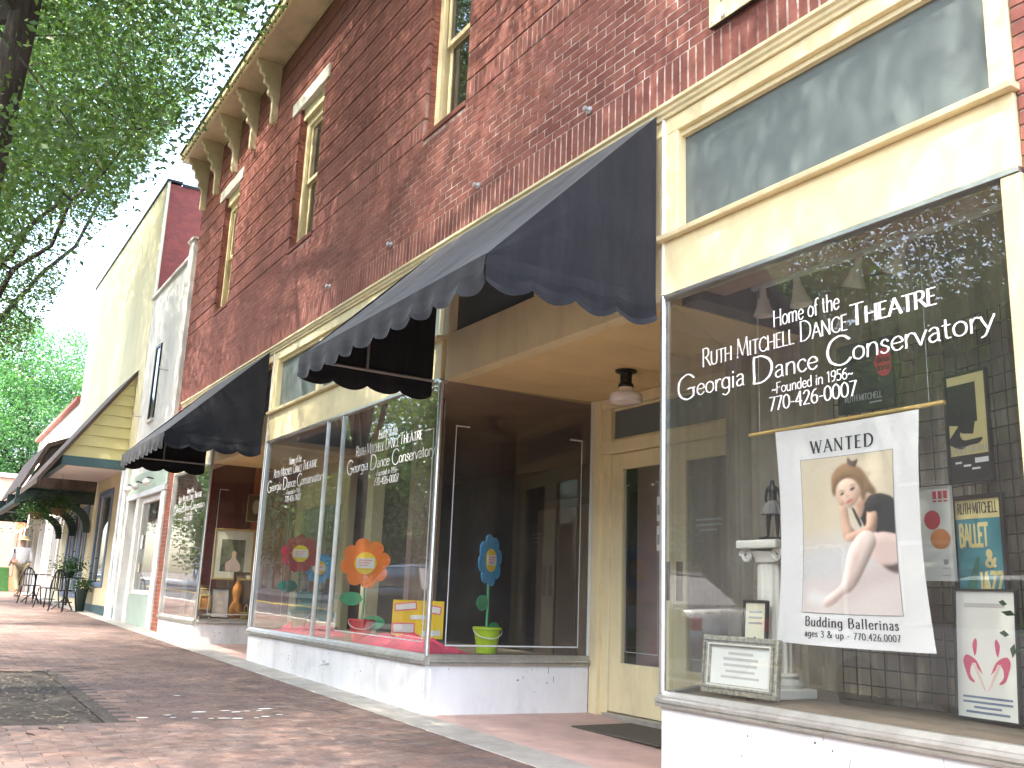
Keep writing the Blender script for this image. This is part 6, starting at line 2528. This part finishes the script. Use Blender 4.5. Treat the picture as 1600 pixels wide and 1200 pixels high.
# ================================================================== FARTHER SHOPS
FB = thing('pale_building', 'low pale rendered shop row with red roof edge beyond the cream building', 'building', (-31.5, .2, .4))
f = MB()
f.box(-37, -26.10, .05, 9, 2.8, 6.15)
f.box(-37, -26.10, .4, 9, -.1, 2.8)
f.build('wall', 'pale_wall', FB)
f = MB()
f.prism([(-.10, 6.152), (-.10, 6.25), (3.5, 7.4), (3.5, 6.152)], 'x', -37.1, -26.12)
f.build('roof', 'pink_roof', FB)
for k in range(7):
    xx = -26.4 - k * 1.7
    bx('pier', 'white_paint', FB, xx - .22, xx, -.02, .4, .1, 2.8)
    if k < 6:
        bx('shop_pane', 'window_dark', FB, xx - 1.70, xx - .22, .30, .31, 1.0, 2.6)
        bx('stall_riser', 'rust_red' if k in (1, 4) else 'white_paint', FB, xx - 1.70, xx - .22, .25, .39, .2, 1.0)
        bx('pane_head', 'pale_wall', FB, xx - 1.70, xx - .22, .25, .39, 2.6, 2.79)
RB = thing('red_building', 'narrow rust red shop front at the far end of the row', 'building', (-38.5, .2, .5))
MB().box(-41, -37.02, .0, 9, .2, 4.6).build('wall', 'rust_red', RB)
for a, b in ((-40.6, -39.4), (-38.7, -37.6)):
    bx('shop_pane', 'window_dark', RB, a, b, -.02, -.003, 1.0, 2.7)
    bx('window_frame', 'white_paint', RB, a - .08, b + .08, -.03, -.021, 2.71, 2.82)
bx('cornice', 'white_paint', RB, -41.05, -37.02, -.08, .4, 4.603, 4.75)
PBd = thing('peach_building', 'peach stucco building with an arched blue doorway closing the view', 'building', (-46, 2.5, .6))
MB().box(-52, -45, -.6, 8, .3, 5.4).build('wall', 'peach_stucco', PBd)
f = MB()
f.prism([(.35, .66)] + [(.35 + .55 - .55 * math.cos(a), 2.3 + .55 * math.sin(a)) for a in np.linspace(0, PI, 12)] + [(1.45, .66)], 'x', -44.995, -44.97)
f.build('arched_doorway', 'blue_trim', PBd)
bx('cornice', 'white_paint', PBd, -52, -44.9, -.7, 8.1, 5.403, 5.6)
BBd = thing('blue_building', 'pale blue upper storeys of a building far down the street', 'building', (-70, 1, .8))
MB().box(-80, -66, -3.5, 6, .5, 10.5).build('wall', 'pale_blue_paint', BBd)
for k in range(4):
    bx('window', 'window_dark', BBd, -65.99, -65.95, -2.8 + k * 1.5, -2.0 + k * 1.5, 6.2, 7.8)
bx('cornice', 'white_paint', BBd, -80, -65.8, -3.7, 6.2, 10.503, 10.8)
# teal striped awning
TA = thing('striped_awning', 'teal and white striped awning over the far shops', 'awning', (-33.5, -.8, 3))
ns = 14
for k in range(ns):
    xa, xb = -36.5 + 5.6 * k / ns, -36.5 + 5.6 * (k + 1) / ns
    f = MB()
    f.hexa([(xa, -.0, 4.15), (xb, -.0, 4.15), (xb, -1.5, 3.0), (xa, -1.5, 3.0)], [(xa, -.0, 4.17), (xb, -.0, 4.17), (xb, -1.51, 3.02), (xa, -1.51, 3.02)])
    f.box(xa, xb, -1.52, -1.505, 2.78, 3.02)
    f.build('stripe', 'teal_canvas' if k % 2 else 'white_canvas', TA)
for xx in (-36.5, -30.9):
    f = MB()
    f.tube([(xx, 0, 3.0), (xx, -1.5, 3.0)], .02, 6)
    f.build('frame_bar', 'dark_metal', TA)
    f = MB()
    f.prism([(0, 3.0), (-1.5, 2.99), (0, 4.14)], 'x', xx - .004, xx + .004)
    f.build('side_cloth', 'green_beam', TA)


# ================================================================== CAFE FURNITURE
def chair(x, y, rz, label):
    z = G(x)
    t = thing('bistro_chair', label, 'chair', (x, y, z), 'black iron bistro chairs', rz)
    f = MB()
    f.lathe([(.19, .435), (.205, .44), (.205, .455), (.19, .462), (0, .462)], n=20)
    f.build('seat', 'dark_metal', t, smooth=True, world=False)
    for sx_ in (-1, 1):
        for sy_ in (-1, 1):
            f = MB()
            f.tube([(sx_ * .15, sy_ * .15, .44), (sx_ * .17, sy_ * .17, .2), (sx_ * .20, sy_ * .20, 0.0)], .016, 6)
            f.build('leg', 'dark_metal', t, world=False)
    f = MB()
    f.tube([(.2 * math.cos(a), .19, .45 + .02) if False else (.21 * math.cos(a), .20 - .0 * a, .44 + .44 * math.sin(a)) for a in np.linspace(0, PI, 18)], .016, 6)
    f.build('back_hoop', 'dark_metal', t, world=False)
    for xx in (-.1, -.03, .03, .1):
        f = MB()
        f.tube([(xx, .20, .45), (xx * 1.1, .205, .45 + .43 * math.sqrt(max(0, 1 - (xx * 1.1 / .21) ** 2)))], .010, 5)
        f.build('back_bar', 'dark_metal', t, world=False)
    f = MB()
    f.tube([(.17 * math.cos(a), .17 * math.sin(a), .2) for a in np.linspace(0, 2 * PI, 20)], .010, 5)
    f.build('stretcher', 'dark_metal', t, world=False)
    return t


def table(x, y, label):
    z = G(x)
    t = thing('bistro_table', label, 'table', (x, y, z), 'black iron bistro tables')
    f = MB()
    f.lathe([(.33, .70), (.345, .705), (.345, .72), (.33, .726), (0, .726)], n=28)
    f.build('table_top', 'dark_metal', t, smooth=True, world=False)
    f = MB()
    f.tube([(0, 0, .1), (0, 0, .70)], .025, 8)
    f.build('column', 'dark_metal', t, world=False)
    for k in range(3):
        a = 2 * PI * k / 3 + .4
        f = MB()
        f.tube([(0, 0, .3), (.12 * math.cos(a), .12 * math.sin(a), .16), (.28 * math.cos(a), .28 * math.sin(a), .012)], .018, 6)
        f.build('leg', 'dark_metal', t, world=False)
    return t


table(-19.9, -.45, 'black iron bistro table carrying the leafy pot plant')
table(-23.6, -.75, 'black iron bistro table farther along, without a plant')
chair(-19.0, -.62, 2.2, 'black iron bistro chair nearest the camera, before the planted table')
chair(-20.7, -.75, -.7, 'black iron bistro chair behind the planted table')
chair(-22.9, -.9, 2.0, 'black iron bistro chair at the farther bistro table')


def plant(x, y, z, label, pot_r, pot_h, spread, n, name='pot_plant', chain_to=None, potm='terracotta', seed=1, cat='plant'):
    r = np.random.default_rng(seed)
    t = thing(name, label, cat, (x, y, z))
    f = MB()
    if chain_to:
        f.lathe([(.03, 0), (pot_r * .7, pot_h * .25), (pot_r, pot_h), (pot_r * .93, pot_h), (0, pot_h * .9)], n=18)
    else:
        f.lathe([(pot_r * .7, 0), (pot_r, pot_h), (pot_r * 1.08, pot_h), (pot_r * 1.08, pot_h * .82), (pot_r * .93, pot_h * .9), (0, pot_h * .9)], n=18)
    f.build('pot', potm, t, smooth=True, world=False)
    if chain_to:
        for k in range(3):
            a = 2 * PI * k / 3
            f = MB()
            f.tube([(pot_r * math.cos(a), pot_r * math.sin(a), pot_h), (0, 0, (chain_to - z) * .6), (0, 0, chain_to - z)], .004, 5)
            f.build('chain', 'dark_metal', t, world=False)
    P = r.normal(size=(n, 3)) * np.array([spread, spread, spread * .6]) * .5 + np.array([0, 0, pot_h + spread * .35])
    if chain_to:
        P[:, 2] -= (P[:, 0] ** 2 + P[:, 1] ** 2) * 1.2
    me = leaf_mesh('foliage', P, .055, 'leaf_pot', .45, .1, r)
    o = bpy.data.objects.new('foliage', me)
    COL.objects.link(o)
    o.parent = t
    o['kind'] = 'stuff'
    return t


plant(-19.9, -.45, G(-19.9) + .727, 'leafy green plant in a pot on the nearer bistro table', .11, .12, .34, 900, potm='green_beam', seed=5)
plant(-19.35, -.22, G(-19.35), 'low green plant in a dark pot at the foot of the blue framed shop window', .12, .50, .26, 500, potm='green_beam', seed=6)
plant(-19.75, -1.32, 2.22, 'hanging basket of trailing greenery at the outer edge of the porch', .17, .17, .42, 1100, name='hanging_basket', chain_to=3.24, potm='coir', seed=8, cat='hanging basket')
plant(-19.45, -.93, 2.32, 'hanging basket of trailing greenery nearer the shop wall', .17, .17, .42, 1100, name='hanging_basket', chain_to=3.24, potm='coir', seed=9, cat='hanging basket')
plant(1.98, .62, FL, 'dark leafy plant in a pot at the right end of the right window', .11, .30, .24, 420, seed=12)

# green sandwich board
sb = thing('sandwich_board', 'green sandwich board standing on the pavement behind the walking man', 'sign board', (-33.0, -.95, G(-33.0)), None, .3)
for sg in (-1, 1):
    f = MB()
    f.hexa([(-.0 + sg * .25, -.3, 0), (-.0 + sg * .25 + .03, -.3, 0), (sg * .25 + .03, .3, 0), (sg * .25, .3, 0)], [(sg * .03, -.3, .8), (sg * .03 + .03, -.3, .8), (sg * .03 + .03, .3, .8), (sg * .03, .3, .8)])
    f.build('panel', 'sign_green', sb, world=False)

# ================================================================== WALKING MAN
PXm, PYm = -27.6, -.80
zg = G(PXm)
MAN = thing('person', 'person in white shirt, straw hat and khaki trousers walking along the pavement', 'person', (PXm, PYm, zg), None, R(14))
# local: walks toward -X. mid stride
V = [(0, 0, .93), (.0, 0, 1.12), (-.02, 0, 1.34), (-.03, 0, 1.43), (-.05, 0, 1.50), (-.06, 0, 1.58), (-.065, 0, 1.66),
     (.0, .09, .90), (-.16, .10, .50), (-.20, .10, .09), (-.33, .11, .045),
     (.0, -.09, .90), (.10, -.10, .50), (.33, -.10, .14), (.26, -.11, .045),
     (-.02, .19, 1.38), (.07, .24, 1.12), (-.02, .25, .90), (-.04, .25, .82),
     (-.02, -.19, 1.38), (-.02, -.25, 1.12), (-.18, -.24, .94), (-.24, -.23, .88)]
Ed = [(0, 1), (1, 2), (2, 3), (3, 4), (4, 5), (5, 6), (0, 7), (7, 8), (8, 9), (9, 10), (0, 11), (11, 12), (12, 13), (13, 14), (2, 15), (15, 16), (16, 17), (17, 18), (2, 19), (19, 20), (20, 21), (21, 22)]
Rd = [(.12, .15), (.115, .145), (.115, .16), (.07, .09), .055, .088, .085, .085, .06, .04, .035, .085, .06, .04, .035, .06, .042, .032, .035, .06, .042, .032, .035]
skin_body('body', 'skin', MAN, V, Ed, Rd, world=False)
Vs = [(0, 0, .90), (0, 0, 1.10), (-.02, 0, 1.34), (-.03, 0, 1.42), (-.02, .20, 1.37), (.07, .25, 1.14), (.03, .255, 1.02), (-.02, -.20, 1.37), (-.02, -.255, 1.14), (-.10, -.25, 1.03)]
skin_body('shirt', 'shirt_white', MAN, Vs, [(0, 1), (1, 2), (2, 3), (2, 4), (4, 5), (5, 6), (2, 7), (7, 8), (8, 9)], [(.145, .175), (.13, .16), (.125, .175), (.075, .09), .075, .06, .06, .075, .06, .06], world=False)
Vt = [(0, 0, .95), (0, .09, .88), (-.16, .10, .50), (-.20, .10, .10), (0, -.09, .88), (.10, -.10, .50), (.33, -.10, .15)]
skin_body('trousers', 'khaki', MAN, Vt, [(0, 1), (1, 2), (2, 3), (0, 4), (4, 5), (5, 6)], [(.14, .17), .105, .08, .068, .105, .08, .068], world=False)
f = MB()
f.lathe([(.19, -.01), (.20, .0), (.105, .018), (.098, .08), (.08, .11), (0, .115)], (-.065, 0, 1.655), 24)
f.build('hat', 'straw', MAN, smooth=True, world=False)
for (a, b, c) in ((-.27, .105, .0), (.29, -.105, .02)):
    f = MB()
    f.lathe([(.0, 0), (.045, .004), (.05, .035), (.035, .075), (0, .08)], (a, b, c), 14, sx=2.6)
    f.build('shoe', 'shoe', MAN, smooth=True, world=False)


# ================================================================== PARKED CARS (mirrored in the glass)
def car(x, y, m, label):
    z = G(x) - .13
    t = thing('parked_car', label, 'car', (x, y, z), 'cars parked along the kerb')
    # loft of cross sections along the length
    secs = [(-2.2, .45, .62, .70), (-2.1, .30, .80, .82), (-1.5, .25, .92, .87), (-.9, .25, .97, .88), (.6, .25, .98, .88), (1.4, .25, .98, .87), (2.0, .30, .92, .82), (2.15, .45, .70, .72)]
    f = MB()
    rows = []
    for (sx_, z0, z1, hw) in secs:
        ring = [(sx_, -hw, z0), (sx_, -hw * 1.02, (z0 + z1) / 2), (sx_, -hw * .9, z1), (sx_, 0, z1 + .03), (sx_, hw * .9, z1), (sx_, hw * 1.02, (z0 + z1) / 2), (sx_, hw, z0), (sx_, 0, z0)]
        rows.append(len(f.v))
        f.v += ring
    for a, b in zip(rows[:-1], rows[1:]):
        for j in range(8):
            j2 = (j + 1) % 8
            f.f.append((a + j, a + j2, b + j2, b + j))
    f.f.append(tuple(rows[0] + j for j in range(8)))
    f.f.append(tuple(rows[-1] + j for j in range(8)))
    f.t = [.5] * len(f.f)
    o = f.build('body', m, t, smooth=True, world=False, bevel=.03)
    f = MB()
    lo = [(-1.05, .80, .97), (1.55, .80, .97)]
    f.hexa([(-1.1, -.80, .96), (1.6, -.80, .96), (1.6, .80, .96), (-1.1, .80, .96)], [(-.35, -.62, 1.42), (1.0, -.62, 1.42), (1.0, .62, 1.42), (-.35, .62, 1.42)])
    f.build('cabin_glass', 'window_dark', t, bevel=.05, world=False)
    f = MB()
    f.hexa([(-.40, -.63, 1.41), (1.05, -.63, 1.41), (1.05, .63, 1.41), (-.40, .63, 1.41)], [(-.25, -.55, 1.46), (.9, -.55, 1.46), (.9, .55, 1.46), (-.25, .55, 1.46)])
    f.build('roof', m, t, bevel=.02, world=False)
    for sx_ in (-1.35, 1.35):
        for sy_ in (-1, 1):
            wv = part('wheel', t)
            f = MB()
            f.lathe([(.22, -.1), (.31, -.09), (.325, -.05), (.325, .05), (.31, .09), (.22, .1)], n=24)
            f.xf(Matrix.Translation((sx_, sy_ * .80, .325)) @ Matrix.Rotation(PI / 2, 4, 'X')).build('tyre', 'tyre', wv, smooth=True, world=False)
            f = MB()
            f.lathe([(.22, -.095), (.20, -.07), (.05, -.08), (.0, -.08)], n=16)
            f.lathe([(.22, .095), (.20, .07), (.05, .08), (.0, .08)], n=16)
            f.xf(Matrix.Translation((sx_, sy_ * .80, .325)) @ Matrix.Rotation(PI / 2, 4, 'X')).build('rim', 'galvanised', wv, smooth=True, world=False)
    for sy_ in (-1, 1):
        bx('headlight', 'lamp_glass', t, -2.2, -2.1, sy_ * .62 - .14, sy_ * .62 + .14, .60, .72, bevel=.02, world=False)
        bx('tail_light', 'tail_red', t, 2.06, 2.16, sy_ * .62 - .12, sy_ * .62 + .12, .66, .82, bevel=.02, world=False)


car(-1.2, -5.7, 'car_white', 'white parked car at the kerb, seen mirrored in the right window')
car(-7.4, -5.7, 'car_silver', 'silver parked car at the kerb, seen mirrored in the middle window')
car(-14.5, -5.75, 'car_dark', 'dark parked car at the kerb, seen mirrored in the farther window')

# ================================================================== ACROSS THE STREET (mirrored in the glass)
for k, (a, b, h, m, lab) in enumerate(((-62, -48.1, 7.2, 'opposite_brick', 'brown brick building across the street, second from the far end'), (-84, -62.1, 9.0, 'opposite_pale', 'pale building across the street at the far end'), (-48, -34.1, 8.2, 'opposite_pale', 'pale building across the street beyond the near shops'), (-34, -19, 7.5, 'opposite_pale', 'pale rendered shop building across the street, farthest left'), (-18.9, -6, 8.5, 'opposite_brick', 'taller brick shop building across the street'),
                                       (-5.9, 6, 7.8, 'opposite_brick', 'brown brick shop building across the street'), (6.1, 20, 7.0, 'opposite_pale', 'pale shop building across the street, behind the viewer'))):
    t = thing('opposite_building', lab, 'building', ((a + b) / 2, -19, 0), 'shops across the street')
    f = MB()
    f.box(a, b, -30, -18.0, -.3, h)
    f.build('wall', m, t)
    bx('cornice', 'white_paint', t, a - .05, b + .05, -30, -17.8, h + .003, h + .25)
    n = int((b - a) / 2.6)
    for i in range(n):
        xx = a + (b - a) * (i + .5) / n
        for z0, z1 in ((.8, 2.6), (4.2, 6.0)):
            w = part('window', t)
            bx('frame', 'white_paint', w, xx - .75, xx + .75, -17.998, -17.95, z0 - .1, z1 + .1)
            bx('pane', 'window_dark', w, xx - .65, xx + .65, -17.948, -17.93, z0, z1)
